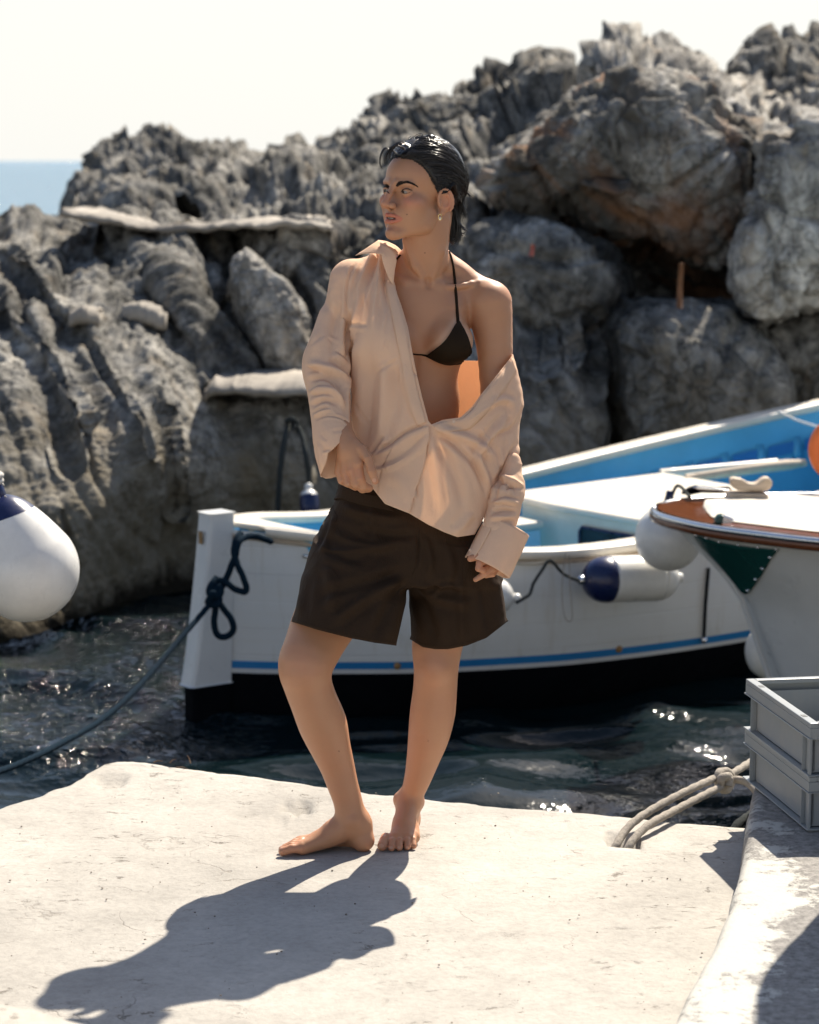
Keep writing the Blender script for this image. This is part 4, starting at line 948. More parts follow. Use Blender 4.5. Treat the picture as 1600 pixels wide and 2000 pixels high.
V, F = tube_vf([P(1037, 500, 13.9), P(1040, 488, 13.9), P(1041, 478, 13.9)], .012, 8); V2, F2 = V, F
tag(mk('marker_peg', V, F, paint('faded_red', (.4, .1, .07), .6)), 'small faded red peg on the rock right of the head', 'peg')
# dry twigs on the pier edge
rnd = random.Random(4)
TW = paint('dry_twig', (.16, .10, .06), .9, .3, 40)
for (u, v, du, dv, lb) in ((332, 1490, 12, -7, 'short dry twig on the pier edge, nearest the left corner but one'), (372, 1491, -6, -16, 'dry twig standing almost upright on the pier edge'), (300, 1489, 18, -2, 'dry twig lying flat at the left corner of the pier edge'), (345, 1499, 22, 3, 'dry twig lying along the pier top just inside the edge')):
    a = PZ(u, v, .004); b = P(u + du, v + dv, a[1] - .01); m_ = (a + b) / 2 + (0, 0, .004)
    V, F = tube_vf(np.array([a, m_, b]), [.0022, .0016, .0008], 5); tag(mk('twig', V, F, TW), lb, 'twig', 'dry twigs on the pier edge')
# crumbs of concrete and grit on the pier
parts = []
for k in range(260):
    u = rnd.uniform(-20, 1420); v = 1540 + 460 * rnd.random() ** 1.4
    if v < 1600 and (u < 150 or u > 1100): continue
    p = PZ(u, v, .0); s = rnd.choice((.0007, .0010, .0013, .0022)) * rnd.uniform(.7, 1.3)
    bm = bmesh.new(); bmesh.ops.create_icosphere(bm, subdivisions=1, radius=s)
    Vp_ = np.array([x.co[:] for x in bm.verts]) * (1, rnd.uniform(.6, 1.4), .6) * (1 + .3 * np.random.RandomState(k).rand(12, 1)); F_ = [[x.index for x in f.verts] for f in bm.faces]; bm.free()
    parts.append((Vp_ + p + (0, 0, s * .3), F_))
V, F = join_vf(parts); tag(mk('grit', V, F, paint('grit_stone', (.25, .21, .17), .9, .4, 60), smooth=False), 'scattered grit and crumbs on the pier', kind='stuff')
# unseen upright lump, added right of the view for the shadow it casts
SACK = paint('sack_cloth', (.30, .27, .22), .9, .3, 20, .4)
def lump(name, c, r, label, cat, seed=0):
    bm = bmesh.new(); bmesh.ops.create_icosphere(bm, subdivisions=4, radius=1); V = np.array([x.co[:] for x in bm.verts]); F = [[x.index for x in f.verts] for f in bm.faces]; bm.free()
    V = V * (1 + .10 * fbm(V * 2 + seed, 3, seed))[:, None]; V[:, 2] = np.maximum(V[:, 2], -.92); tag(mk(name, V * r + c, F, SACK), label, cat)
lump('shadow_blocker', (1.33, 5.40, KH + .74), (.22, .22, .80), 'unseen upright sail standing on the kerb right of the crates', 'sail', 2)
# ================================================================== PERSON
class SDF:
    def __init__(s): s.pr = []
    def add(s, kind, c0, c1, m, fn, k, op='u'): s.pr.append((kind, np.array(c0) - m, np.array(c1) + m, fn, k, op)); return s
    def seg(s, a, b, ra, rb, k=.01, sy=1.0, op='u'):
        a = np.array(a, float); b = np.array(b, float); sc = np.array((1, 1 / sy, 1)); d = (b - a) * sc; L2 = max(d.dot(d), 1e-12)
        def fn(X, Y, Z):
            x = X - a[0]; y = (Y - a[1]) / sy; z = Z - a[2]
            t = np.clip((x * d[0] + y * d[1] + z * d[2]) / L2, 0, 1)
            return np.sqrt((x - t * d[0]) ** 2 + (y - t * d[1]) ** 2 + (z - t * d[2]) ** 2) - (ra + (rb - ra) * t)
        m = max(ra, rb) * max(1, sy) + 2 * k + .012
        return s.add('seg', np.minimum(a, b), np.maximum(a, b), m, fn, k, op)
    def ell(s, c, r, k=.01, R=None, op='u'):
        c = np.array(c, float); r = np.array(r, float); R = np.eye(3) if R is None else np.array(R)
        def fn(X, Y, Z):
            x, y, z = X - c[0], Y - c[1], Z - c[2]
            q = [(x * R[0, i] + y * R[1, i] + z * R[2, i]) for i in range(3)]
            k0 = np.sqrt(sum((q[i] / r[i]) ** 2 for i in range(3))); k1 = np.sqrt(sum((q[i] / r[i] ** 2) ** 2 for i in range(3))) + 1e-9
            return k0 * (k0 - 1) / k1
        return s.add('ell', c, c, max(r) + 2 * k + .012, fn, k, op)
    def chain(s, pts, k=.008, sy=1.0, op='u', n=None, raw=False):
        """pts: (u, v, Y, radius in px) or world (x, y, z, r) when raw"""
        q = np.array(pts, float)
        if not raw: q = np.array([list(P(a[0], a[1], a[2])) + [a[3] / 806.] for a in q])
        if n: q = spl(q, n)
        kk = k if len(q) < 4 else min(k, .004)
        for i in range(len(q) - 1): s.seg(q[i, :3], q[i + 1, :3], q[i, 3], q[i + 1, 3], k if i == 0 else kk, sy, op)
        return s
    def loft(s, st, k=.01, e=2.3, op='u'):
        """st: (v, uL, uR, Yc, half depth m) stations of a closed garment section"""
        q = []
        for v, l, r, Y, b in st:
            L = P(l, v, Y); Rr = P(r, v, Y); q.append((L[2], (L[0] + Rr[0]) / 2, (Rr[0] - L[0]) / 2, Y, b))
        q = np.array(sorted(q)); zz = np.linspace(q[0, 0], q[-1, 0], 160)
        T = np.stack([np.interp(zz, q[:, 0], q[:, i]) for i in range(1, 5)], 1)
        ker = np.ones(9) / 9; Tp = np.pad(T, ((4, 4), (0, 0)), 'edge'); T = np.stack([np.convolve(Tp[:, i], ker, 'valid') for i in range(4)], 1)
        z0, z1 = zz[0], zz[-1]
        def fn(X, Y, Z):
            z = Z.ravel(); p = [np.interp(z, zz, T[:, i]).reshape(Z.shape) for i in range(4)]
            d = ((np.abs(X - p[0]) / p[1]) ** e + (np.abs(Y - p[2]) / p[3]) ** e) ** (1 / e) - 1
            d = d * np.minimum(p[1], p[3]) 
            return np.maximum(d, np.maximum(z0 - Z, Z - z1))
        lo = (np.min(T[:, 0] - T[:, 1]), np.min(T[:, 2] - T[:, 3]), z0); hi = (np.max(T[:, 0] + T[:, 1]), np.max(T[:, 2] + T[:, 3]), z1)
        return s.add('loft', lo, hi, 2 * k + .015, fn, k, op)
    def bounds(s, m=.012):
        lo = np.min([p[1] for p in s.pr if p[5] == 'u'], 0); hi = np.max([p[2] for p in s.pr if p[5] == 'u'], 0); return lo - m, hi + m
    def eval(s, lo, hi, h):
        ax = [np.arange(lo[i], hi[i] + h, h, dtype=np.float32) for i in range(3)]
        D = np.full([len(a) for a in ax], .5, dtype=np.float32)
        for kind, c0, c1, fn, k, op in s.pr:
            sl = [slice(max(0, int((c0[i] - lo[i]) / h)), min(len(ax[i]), int((c1[i] - lo[i]) / h) + 2)) for i in range(3)]
            if any(q.stop <= q.start for q in sl): continue
            X = ax[0][sl[0]][:, None, None]; Y = ax[1][sl[1]][None, :, None]; Z = ax[2][sl[2]][None, None, :]
            d = fn(X, Y, Z); d = np.broadcast_to(d, D[tuple(sl)].shape).astype(np.float32); A = D[tuple(sl)]
            if op == 'u': hh = np.clip(.5 + .5 * (A - d) / k, 0, 1); D[tuple(sl)] = A + (d - A) * hh - k * hh * (1 - hh)
            else: d = -d; hh = np.clip(.5 - .5 * (A - d) / k, 0, 1); D[tuple(sl)] = A + (d - A) * hh + k * hh * (1 - hh)
        return ax, D
def nets(ax, D):
    S = D < 0; n = D.shape
    c = np.zeros([k - 1 for k in n], np.uint8)
    for i in (0, 1):
        for j in (0, 1):
            for k in (0, 1): c += S[i:n[0] - 1 + i, j:n[1] - 1 + j, k:n[2] - 1 + k]
    I = np.argwhere((c > 0) & (c < 8)); idm = np.full(c.shape, -1, np.int32); idm[tuple(I.T)] = np.arange(len(I))
    cv = {}
    for i in (0, 1):
        for j in (0, 1):
            for k in (0, 1): cv[(i, j, k)] = D[I[:, 0] + i, I[:, 1] + j, I[:, 2] + k].astype(float)
    acc = np.zeros((len(I), 3)); cnt = np.zeros(len(I))
    ks = list(cv)
    for a in ks:
        for x in range(3):
            if a[x] == 0:
                b = list(a); b[x] = 1; b = tuple(b); va, vb = cv[a], cv[b]; m = (va < 0) != (vb < 0)
                t = np.where(m, va / np.where(m, va - vb, 1), 0); p = np.array(a, float)[None].repeat(len(I), 0); p[:, x] = t
                acc += p * m[:, None]; cnt += m
    V = I + acc / cnt[:, None]; h = ax[0][1] - ax[0][0]
    V = V * h + np.array([a[0] for a in ax]); F = []
    for x in range(3):
        y, z = (x + 1) % 3, (x + 2) % 3
        sl0 = [slice(0, n[k]) for k in range(3)]; sl1 = list(sl0); sl0[x] = slice(0, n[x] - 1); sl1[x] = slice(1, n[x])
        for k in (y, z): sl0[k] = slice(1, n[k] - 1); sl1[k] = slice(1, n[k] - 1)
        a, b = S[tuple(sl0)], S[tuple(sl1)]
        for (m, fl) in ((a & ~b, False), (~a & b, True)):
            J = np.argwhere(m); 
            if not len(J): continue
            J[:, y] += 1; J[:, z] += 1; q = []
            for dy, dz in ((-1, -1), (0, -1), (0, 0), (-1, 0)):
                K = J.copy(); K[:, y] += dy; K[:, z] += dz; q.append(idm[tuple(K.T)])
            q = np.stack(q, 1); F.append(q[:, ::-1] if fl else q)
    F = np.vstack(F); F = F[(F >= 0).all(1)]; return V, F
def compact(V, F, A=None):
    u, inv = np.unique(F, return_inverse=True); return V[u], inv.reshape(F.shape), u
def lap(V, F, it=1, lam=.5):
    E = np.vstack([F[:, [0, 1]], F[:, [1, 2]], F[:, [2, 3]], F[:, [3, 0]]]); E = np.vstack([E, E[:, ::-1]])
    deg = np.bincount(E[:, 0], minlength=len(V))[:, None].clip(1)
    for _ in range(it):
        S_ = np.stack([np.bincount(E[:, 0], V[E[:, 1], c], len(V)) for c in range(3)], 1); V = V + lam * (S_ / deg - V)
    return V
def poly_sdf(sd, h, lo=None, hi=None, it=2):
    if lo is None: lo, hi = sd.bounds()
    ax, D = sd.eval(lo, hi, h); V, F = nets(ax, D); V = lap(V, F, it); N = normals(V, F)
    o3 = np.array([a[0] for a in ax])
    def tri(Q):
        q = (Q - o3) / h; i = np.clip(np.floor(q).astype(int), 0, np.array(D.shape) - 2); f = q - i; r = 0
        for a in (0, 1):
            for b in (0, 1):
                for c in (0, 1): r = r + D[i[:, 0] + a, i[:, 1] + b, i[:, 2] + c] * (f[:, 0] if a else 1 - f[:, 0]) * (f[:, 1] if b else 1 - f[:, 1]) * (f[:, 2] if c else 1 - f[:, 2])
        return r
    s = 1. if (tri(V + N * h) - tri(V - N * h)).mean() > 0 else -1.
    for _ in range(2): V = V - (s * np.clip(tri(V), -h, h))[:, None] * N
    return V, F
def boundary(F, n):
    E = np.vstack([F[:, [0, 1]], F[:, [1, 2]], F[:, [2, 3]], F[:, [3, 0]]]); E.sort(1)
    k = E[:, 0].astype(np.int64) * n + E[:, 1]; u, c = np.unique(k, return_counts=True); u = u[c == 1]
    return np.unique(np.concatenate([u // n, u % n]))
def pl_dist(U, V_, pl):
    """distance, nearest point and arc parameter on a pixel polyline"""
    best = np.full(len(U), 1e9); NX = np.zeros(len(U)); NY = np.zeros(len(U)); SD = np.zeros(len(U)); T = np.zeros(len(U)); p = np.array(pl, float)[:, :2]
    L = np.linalg.norm(np.diff(p, axis=0), axis=1); cs = np.concatenate([[0], np.cumsum(L)]) / L.sum()
    for i in range(len(p) - 1):
        d = p[i + 1] - p[i]; t = np.clip(((U - p[i, 0]) * d[0] + (V_ - p[i, 1]) * d[1]) / d.dot(d), 0, 1)
        x = p[i, 0] + t * d[0]; y = p[i, 1] + t * d[1]; q = np.hypot(U - x, V_ - y); m = q < best
        sg = np.sign((U - x) * (-d[1]) + (V_ - y) * d[0])
        best[m] = q[m]; NX[m] = x[m]; NY[m] = y[m]; SD[m] = sg[m]; T[m] = cs[i] + t[m] * (cs[i + 1] - cs[i])
    return best, NX, NY, SD, T
def inpoly(U, V_, pl):
    p = np.array(pl, float); r = np.zeros(len(U), bool); j = len(p) - 1
    for i in range(len(p)):
        c = ((p[i, 1] > V_) != (p[j, 1] > V_)) & (U < (p[j, 0] - p[i, 0]) * (V_ - p[i, 1]) / (p[j, 1] - p[i, 1] + 1e-9) + p[i, 0]); r ^= c; j = i
    return r
def cut(V, F, delmask, lines, snap=9):
    F = F[~delmask[F].any(1)]; V, F, u = compact(V, F); b = boundary(F, len(V)); U, W_ = project(V[b])
    best = np.full(len(b), 1e9); X = U.copy(); Yy = W_.copy()
    for pl in lines:
        d, x, y, _, _ = pl_dist(U, W_, pl); m = d < best; best[m] = d[m]; X[m] = x[m]; Yy[m] = y[m]
    m = best < snap; zc = V[b, 1] / FPX * 1.03
    V[b[m], 0] += ((X - U) * zc)[m]; V[b[m], 2] -= ((Yy - W_) * zc)[m]
    # relax the rows next to the border
    W2 = lap(V.copy(), F, 2, .4); keep = np.ones(len(V), bool); keep[b] = False; V[keep] = .5 * V[keep] + .5 * W2[keep]
    return V, F
def folds(V, F, strokes, gain=1.2):
    N = normals(V, F); c = V.mean(0)
    U, W_ = project(V); d = np.zeros(len(V))
    front = N[:, 1] * 1.0
    if ((V - c) * N).sum() < 0: N = -N
    fm = smoothstep(.35, -.15, N[:, 1])
    for pl, w, amp, kind in strokes:
        q, _, _, sd, t = pl_dist(U, W_, spl(pl, 24)); tp = smoothstep(0, .22, t) * smoothstep(1.0, .72, t) if kind != 'f' else smoothstep(1.0, .6, t)
        if kind == 's': g = -(q / w * sd) * np.exp(.5 - .5 * (q / w) ** 2)       # step: one side up, other down
        else: g = np.exp(-(q / w) ** 2) - .45 * np.exp(-((q - 1.7 * w) / w) ** 2)
        d += amp * g * tp
    return V + N * (gain * d * fm)[:, None]

def PX(u, v, Y): return P(u, v, Y)
# ---------------------------------------------------------------- body SDF
B = SDF()
# torso
B.ell(P(815, 640, 5.945), (.128, .088, .165), .02)
B.ell(P(808, 785, 5.945), (.114, .078, .15), .03)
B.ell(P(800, 955, 5.92), (.155, .105, .14), .04)
B.ell(P(825, 592, 5.955), (.150, .070, .070), .03)
B.chain([(836, 505, 5.955, 40), (885, 545, 5.96, 36), (935, 572, 5.955, 33)], .02)
B.chain([(822, 505, 5.955, 38), (775, 545, 5.96, 34), (715, 572, 5.955, 33)], .02)
B.chain([(955, 592, 5.94, 46), (962, 640, 5.935, 39), (967, 690, 5.925, 34.5), (970, 770, 5.915, 31), (975, 850, 5.90, 28), (982, 930, 5.86, 25), (975, 1010, 5.80, 21), (962, 1066, 5.765, 17)], .014, n=20)
B.chain([(700, 590, 5.94, 40), (672, 690, 5.92, 30), (655, 760, 5.86, 26), (665, 830, 5.78, 22), (675, 862, 5.745, 19)], .02)
# breasts, sternum hollow
B.ell(P(879, 668, 5.872), (.056, .052, .050), .022); B.ell(P(764, 668, 5.872), (.056, .052, .050), .022)
B.seg(P(884, 610, 5.895), P(880, 650, 5.88), .024, .036, .03)
B.seg(P(812, 700, 5.86), P(808, 800, 5.866), .004, .004, .015, op='s')
# rib edge and belly modelling
# neck
B.chain([(828, 440, 5.905, 43), (831, 480, 5.915, 43), (834, 520, 5.935, 45), (834, 552, 5.95, 50)], .014)
B.chain([(868, 432, 5.90, 9), (858, 490, 5.885, 9), (842, 548, 5.885, 6)], .012)
B.chain([(792, 470, 5.885, 6), (812, 520, 5.882, 6), (830, 550, 5.885, 5)], .012)
B.ell(P(836, 553, 5.878), (.010, .012, .010), .012, op='s')
B.chain([(843, 556, 5.894, 5.5), (880, 561, 5.896, 6), (915, 556, 5.915, 6.5), (948, 552, 5.937, 7)], .016, n=8)
B.chain([(826, 556, 5.886, 6), (795, 552, 5.89, 7), (760, 540, 5.91, 8)], .010)
B.ell(P(890, 535, 5.905), (.03, .014, .012), .016, op='s')
# legs
B.chain([(730, 1040, 5.93, 78), (672, 1150, 5.86, 70), (634, 1215, 5.81, 63), (612, 1262, 5.765, 56), (597, 1300, 5.73, 53), (601, 1335, 5.735, 46.5), (613, 1370, 5.745, 45.5), (630, 1413, 5.765, 47), (644, 1455, 5.78, 40), (659, 1497, 5.795, 33.5), (669, 1531, 5.80, 30), (678, 1559, 5.805, 28), (685, 1588, 5.805, 28.5), (694, 1612, 5.81, 30)], .02, n=44)
B.chain([(858, 1060, 5.92, 80), (868, 1160, 5.90, 60), (862, 1215, 5.885, 53), (854, 1262, 5.875, 49.5), (852, 1306, 5.87, 43.5), (850, 1345, 5.885, 43), (845, 1391, 5.90, 44.5), (838, 1435, 5.915, 41), (827, 1480, 5.93, 33), (816, 1520, 5.94, 26.5), (806, 1550, 5.95, 22.5), (799, 1578, 5.955, 22.5)], .02, n=44)
B.ell(P(853, 1303, 5.835), (.032, .030, .036), .02)
B.seg(P(856, 1385, 5.93), P(846, 1440, 5.94), .038, .028, .02)
# image-left foot (seen from its inner side, toes to the left), standing on z = 0
def W3(u, z, Y): zc = Y * math.cos(PITCH) + (CAMZ - z) * math.sin(PITCH); return ((u - 800) / FPX * zc, Y, z)
def fseg(u0, z0, Y0, r0, u1, z1, Y1, r1, k=.008): B.seg(W3(u0, z0, Y0), W3(u1, z1, Y1), r0, r1, k)
fseg(709, .027, 5.805, .027, 700, .060, 5.81, .034, .016)
fseg(709, .026, 5.80, .0265, 700, .028, 5.82, .027, .01)
fseg(690, .075, 5.81, .034, 655, .050, 5.80, .030, .018)
fseg(655, .047, 5.80, .029, 612, .026, 5.79, .021, .014)
fseg(690, .030, 5.83, .027, 620, .017, 5.84, .018, .014)
fseg(640, .034, 5.79, .022, 592, .019, 5.765, .0185, .012)
fseg(620, .017, 5.835, .018, 590, .015, 5.828, .0155, .012)
for (u0, Y0, u1, Y1, r) in ((588, 5.757, 553, 5.752, .0115), (588, 5.782, 551, 5.779, .0088), (589, 5.800, 556, 5.799, .0082), (590, 5.816, 563, 5.816, .0078), (592, 5.830, 573, 5.832, .0074)):
    fseg(u0, .019, Y0, r * 1.1, (u0 + u1) / 2, .019, (Y0 + Y1) / 2, r * .95, .006); fseg((u0 + u1) / 2, .019, (Y0 + Y1) / 2, r * .95, u1, r + .001, Y1, r, .004)
# ankle bones
B.ell(W3(690, .082, 5.775), (.013, .010, .014), .012)
# image-right foot pointing at the camera
def g(x, y, z): return (x, y, z)
ax_ = W3(799, .09, 5.955)[0]
B.seg((ax_, 5.965, .09), (ax_ - .002, 5.985, .030), .029, .029, .016)
B.seg((ax_ - .002, 5.985, .030), (ax_ - .002, 5.975, .028), .029, .028, .01)
B.seg((ax_ - .002, 5.95, .082), (ax_ - .012, 5.885, .042), .030, .026, .018)
B.seg((ax_ - .002, 5.97, .030), (ax_ + .010, 5.86, .018), .026, .018, .014)
B.seg((ax_ - .014, 5.90, .038), (ax_ - .032, 5.835, .021), .026, .019, .014)
B.seg((ax_ - .010, 5.90, .036), (ax_ - .004, 5.838, .020), .026, .018, .014)
for (u, Y0, Y1, r) in ((747, 5.838, 5.797, .0125), (765, 5.835, 5.792, .0092), (780, 5.835, 5.795, .0088), (796, 5.838, 5.802, .0084), (808, 5.845, 5.812, .0080)):
    x1 = W3(u, .01, Y1)[0]; x0 = ax_ - .008 + (x1 - ax_ + .008) * .86
    B.seg((x0, Y0, .022), ((x0 + x1) / 2, (Y0 + Y1) / 2 - .002, .0215), r * 1.05, r * .92, .006); B.seg(((x0 + x1) / 2, (Y0 + Y1) / 2 - .002, .0215), (x1, Y1, r + .001), r * .92, r, .003)
B.ell((ax_ + .029, 5.965, .080), (.009, .012, .013), .012); B.ell((ax_ - .030, 5.96, .088), (.009, .012, .013), .012)
# image-left hand pinching the shirt hem
B.chain([(676, 858, 5.748, 19), (680, 880, 5.735, 21)], .01)
for pts in ([(672, 872, 5.742, 12), (663, 922, 5.742, 9.5)], [(676, 870, 5.735, 13), (675, 922, 5.728, 10)], [(684, 870, 5.732, 14), (688, 918, 5.718, 10.5)], [(690, 870, 5.735, 14), (700, 905, 5.715, 11)]):
    B.chain(pts, .009)
B.chain([(663, 922, 5.742, 9), (668, 938, 5.735, 8), (680, 945, 5.74, 7.5)], .003)
B.chain([(675, 922, 5.727, 9), (680, 943, 5.722, 8.2), (694, 951, 5.735, 7.5)], .003)
B.chain([(688, 918, 5.717, 9.5), (696, 945, 5.712, 8.6), (708, 955, 5.725, 8), (720, 955, 5.735, 7)], .003)
B.chain([(699, 904, 5.716, 9.6), (704, 934, 5.710, 8.6), (711, 950, 5.717, 8), (722, 953, 5.730, 7)], .003)
B.chain([(688, 866, 5.738, 13), (706, 878, 5.722, 10.5), (719, 896, 5.706, 8.6), (726, 920, 5.698, 8.4), (733, 939, 5.700, 7.2)], .0035)
# image-right hand: curled fingers showing below the cuff
B.chain([(962, 1066, 5.765, 17), (955, 1090, 5.755, 18)], .01)
B.chain([(958, 1078, 5.745, 10), (936, 1086, 5.735, 8), (919, 1091, 5.730, 6.5)], .004)
B.chain([(952, 1090, 5.740, 10), (937, 1100, 5.725, 7), (935, 1110, 5.722, 6.6), (944, 1114, 5.728, 6), (952, 1108, 5.738, 5.5)], .0025)
B.chain([(960, 1095, 5.755, 11), (962, 1110, 5.745, 8), (948, 1120, 5.738, 6.8), (929, 1132, 5.733, 4.8)], .003)
B.chain([(966, 1090, 5.765, 11), (970, 1108, 5.762, 8), (962, 1120, 5.758, 7), (950, 1124, 5.76, 5.5)], .003)

# ---------------------------------------------------------------- head in its own frame (x to her left, y back, z up), then turned
YAW = math.radians(45); HC = P(815, 375, 5.885)
HR = np.array(Matrix.Rotation(-YAW, 3, 'Z') @ Matrix.Rotation(math.radians(-2.5), 3, 'X') @ Matrix.Rotation(math.radians(2.5), 3, 'Y'))
def hw_(p): return HR @ np.array(p, float) + HC
def hl(V): return (V - HC) @ HR
class Head:
    def seg(s, a, b, ra, rb, k=.006, op='u'): B.seg(hw_(a), hw_(b), ra, rb, k, 1.0, op)
    def ell(s, c, r, k=.006, R=None, op='u'): B.ell(hw_(c), r, k, HR if R is None else HR @ np.array(R), op)
    def both(s, kind, *a, **k):
        for sg in (-1, 1):
            b = []
            for q in a: b.append((q[0] * sg, q[1], q[2]) if isinstance(q, tuple) and len(q) == 3 and not kind.startswith('E') else q)
            getattr(s, kind)(*b, **k)
H = Head()
H.ell((0, .022, .034), (.073, .096, .083), .01)
H.ell((0, -.030, .034), (.058, .050, .052), .02)
H.ell((0, -.020, -.030), (.0550, .053, .064), .02)
for sg in (-1, 1):
    H.seg((.050 * sg, .004, -.052), (.046 * sg, -.014, -.078), .014, .011, .02)
    H.seg((.046 * sg, -.014, -.078), (.014 * sg, -.068, -.102), .012, .012, .02)
    H.ell((.044 * sg, -.052, -.024), (.020, .022, .017), .018); H.ell((.032 * sg, -.034, -.056), (.024, .034, .034), .03)
    H.seg((.010 * sg, -.080, .020), (.042 * sg, -.066, .019), .0075, .007, .010)
    H.ell((.0315 * sg, -.092, .001), (.018, .015, .0115), .010, op='s')
    H.ell((.0315 * sg, -.0655, 0), (.0140, .0140, .0140), .0015)
    H.ell((.0315 * sg, -.0805, -.0008), (.0132, .010, .0036), .0012, op='s')
    H.ell((.0125 * sg, -.0945, -.0345), (.0075, .0105, .0075), .005)
    H.ell((.0075 * sg, -.1000, -.0405), (.0035, .0055, .0022), .0015, op='s')
H.ell((0, -.064, -.060), (.027, .0215, .028), .016)
H.seg((0, -.078, -.102), (0, -.079, -.098), .0135, .0135, .014)
H.seg((0, -.082, .010), (0, -.094, -.010), .0075, .0070, .010)
H.seg((0, -.094, -.010), (0, -.1075, -.0315), .0070, .0092, .006)
H.seg((0, -.104, -.036), (0, -.090, -.046), .0040, .0030, .006)
# lips, parted
for a, b, ra, rb in (((-.0265, -.0715, -.0640), (-.009, -.0890, -.0578), .0016, .0040), ((-.009, -.0890, -.0578), (.009, -.0890, -.0578), .0040, .0040), ((.009, -.0890, -.0578), (.0265, -.0715, -.0640), .0042, .0016),
                     ((-.0255, -.0715, -.0655), (-.008, -.0870, -.0735), .0016, .0050), ((-.008, -.0870, -.0735), (.008, -.0870, -.0735), .0050, .0050), ((.008, -.0870, -.0735), (.0255, -.0715, -.0655), .0050, .0016)):
    H.seg(a, b, ra, rb, .0035)
H.ell((0, -.0945, -.0655), (.0165, .012, .0020), .0012, op='s')
H.ell((0, -.090, -.0855), (.014, .006, .005), .008, op='s')
H.seg((0, -.094, -.048), (0, -.092, -.053), .0015, .0015, .004, op='s')
# ears
for sg in (-1, 1):
    Re = np.array(Matrix.Rotation(sg * math.radians(-24), 3, 'Z') @ Matrix.Rotation(math.radians(12), 3, 'X'))
    ec = np.array((.075 * sg, .020, -.016))
    H.ell(ec, (.0070, .0195, .0290), .005, Re)
    H.ell(ec + Re @ np.array((.0085 * sg, -.001, .002)), (.0065, .0125, .0195), .003, Re, op='s')
    pr = None
    ring = [ec + Re @ np.array((.0065 * sg, .0185 * math.cos(t), .0275 * math.sin(t))) for t in np.linspace(math.radians(-62), math.radians(205), 14)]
    for a, b in zip(ring[:-1], ring[1:]): H.seg(a, b, .0034, .0034, .0018)
    ring = [ec + Re @ np.array((.0050 * sg, .0110 * math.cos(t) + .001, .0165 * math.sin(t))) for t in np.linspace(math.radians(-80), math.radians(95), 8)]
    for a, b in zip(ring[:-1], ring[1:]): H.seg(a, b, .0026, .0026, .003)
    H.seg(ec + Re @ np.array((.003 * sg, -.013, -.006)), ec + Re @ np.array((.003 * sg, -.012, .001)), .0045, .0035, .003)
    H.ell(ec + np.array((-.001 * sg, -.004, -.0285)), (.0055, .0085, .0085), .004)
H.seg((0, .055, -.045), (0, .045, -.10), .050, .050, .02)

# ---------------------------------------------------------------- polygonise in patches of different fineness, one mesh
neckz = P(815, 500, 5.89)[2]; wl = P(676, 868, 5.74); wr = P(962, 1066, 5.76)
regs = [((-1, 5, neckz), (1, 7, 3), .00135), ((wl[0] - .06, 5.5, P(0, 975, 5.7)[2]), (P(752, 900, 5.7)[0], 5.83, P(0, 862, 5.75)[2]), .0017),
        ((P(905, 1100, 5.7)[0], 5.5, P(0, 1150, 5.7)[2]), (P(1000, 1100, 5.7)[0], 5.80, P(0, 1072, 5.7)[2]), .0017), ((-1, 5, -.1), (1, 7, .125), .0020)]
lo, hi = B.bounds()
def planecut(V, F, planes):
    """cut a quad mesh cleanly with horizontal planes; planes = [(z, keep_above)]"""
    me = bpy.data.meshes.new('tmp'); me.from_pydata(V.tolist(), [], F.tolist()); bm = bmesh.new(); bm.from_mesh(me); bpy.data.meshes.remove(me)
    for z, above in planes:
        bmesh.ops.bisect_plane(bm, geom=bm.verts[:] + bm.edges[:] + bm.faces[:], dist=1e-6, plane_co=(0, 0, z), plane_no=(0, 0, 1), clear_outer=not above, clear_inner=above)
    bmesh.ops.triangulate(bm, faces=[f for f in bm.faces if len(f.verts) > 4]); bm.verts.index_update()
    V2 = np.array([v.co[:] for v in bm.verts]); F2 = [[v.index for v in f.verts] for f in bm.faces]; bm.free()
    F2 = np.array([f if len(f) == 4 else f + [f[-1]] for f in F2]); return V2, F2
tV = []; tF = []; off = 0
def inside(c, r): return ((c > np.array(r[0])) & (c < np.array(r[1]))).all(1)
Vb, Fb = poly_sdf(B, .0033, lo, hi, 2); cen = Vb[Fb].mean(1); m = np.ones(len(Fb), bool)
for r in regs[1:3]: m &= ~inside(cen, r)
v_, f_, _ = compact(Vb, Fb[m]); v_, f_ = planecut(v_, f_, [(neckz, False), (.125, True)]); tV.append(v_); tF.append(f_); off = len(v_)
for r in regs:
    l2 = np.maximum(lo, np.array(r[0]) - .02); h2_ = np.minimum(hi, np.array(r[1]) + .02)
    if r[2] == .00135: l2 = np.array((HC[0] - .125, HC[1] - .14, neckz - .02)); h2_ = np.array((HC[0] + .13, HC[1] + .14, HC[2] + .14))
    v, f = poly_sdf(B, r[2], l2, h2_, 2 if r[2] < .0015 else 2); cen = v[f].mean(1); e = .0012
    rr = (np.array(r[0]) - e, np.array(r[1]) + e); v_, f_, _ = compact(v, f[inside(cen, rr)] if r[2] == .0017 else f)
    if r[2] == .00135: v_, f_ = planecut(v_, f_, [(neckz, True)])
    if r[2] == .0020: v_, f_ = planecut(v_, f_, [(.125, False)])
    tV.append(v_); tF.append(f_ + off); off += len(v_)
BV = np.vstack(tV); BF = np.vstack(tF)
BV[:, 2] = np.maximum(BV[:, 2], .0005)
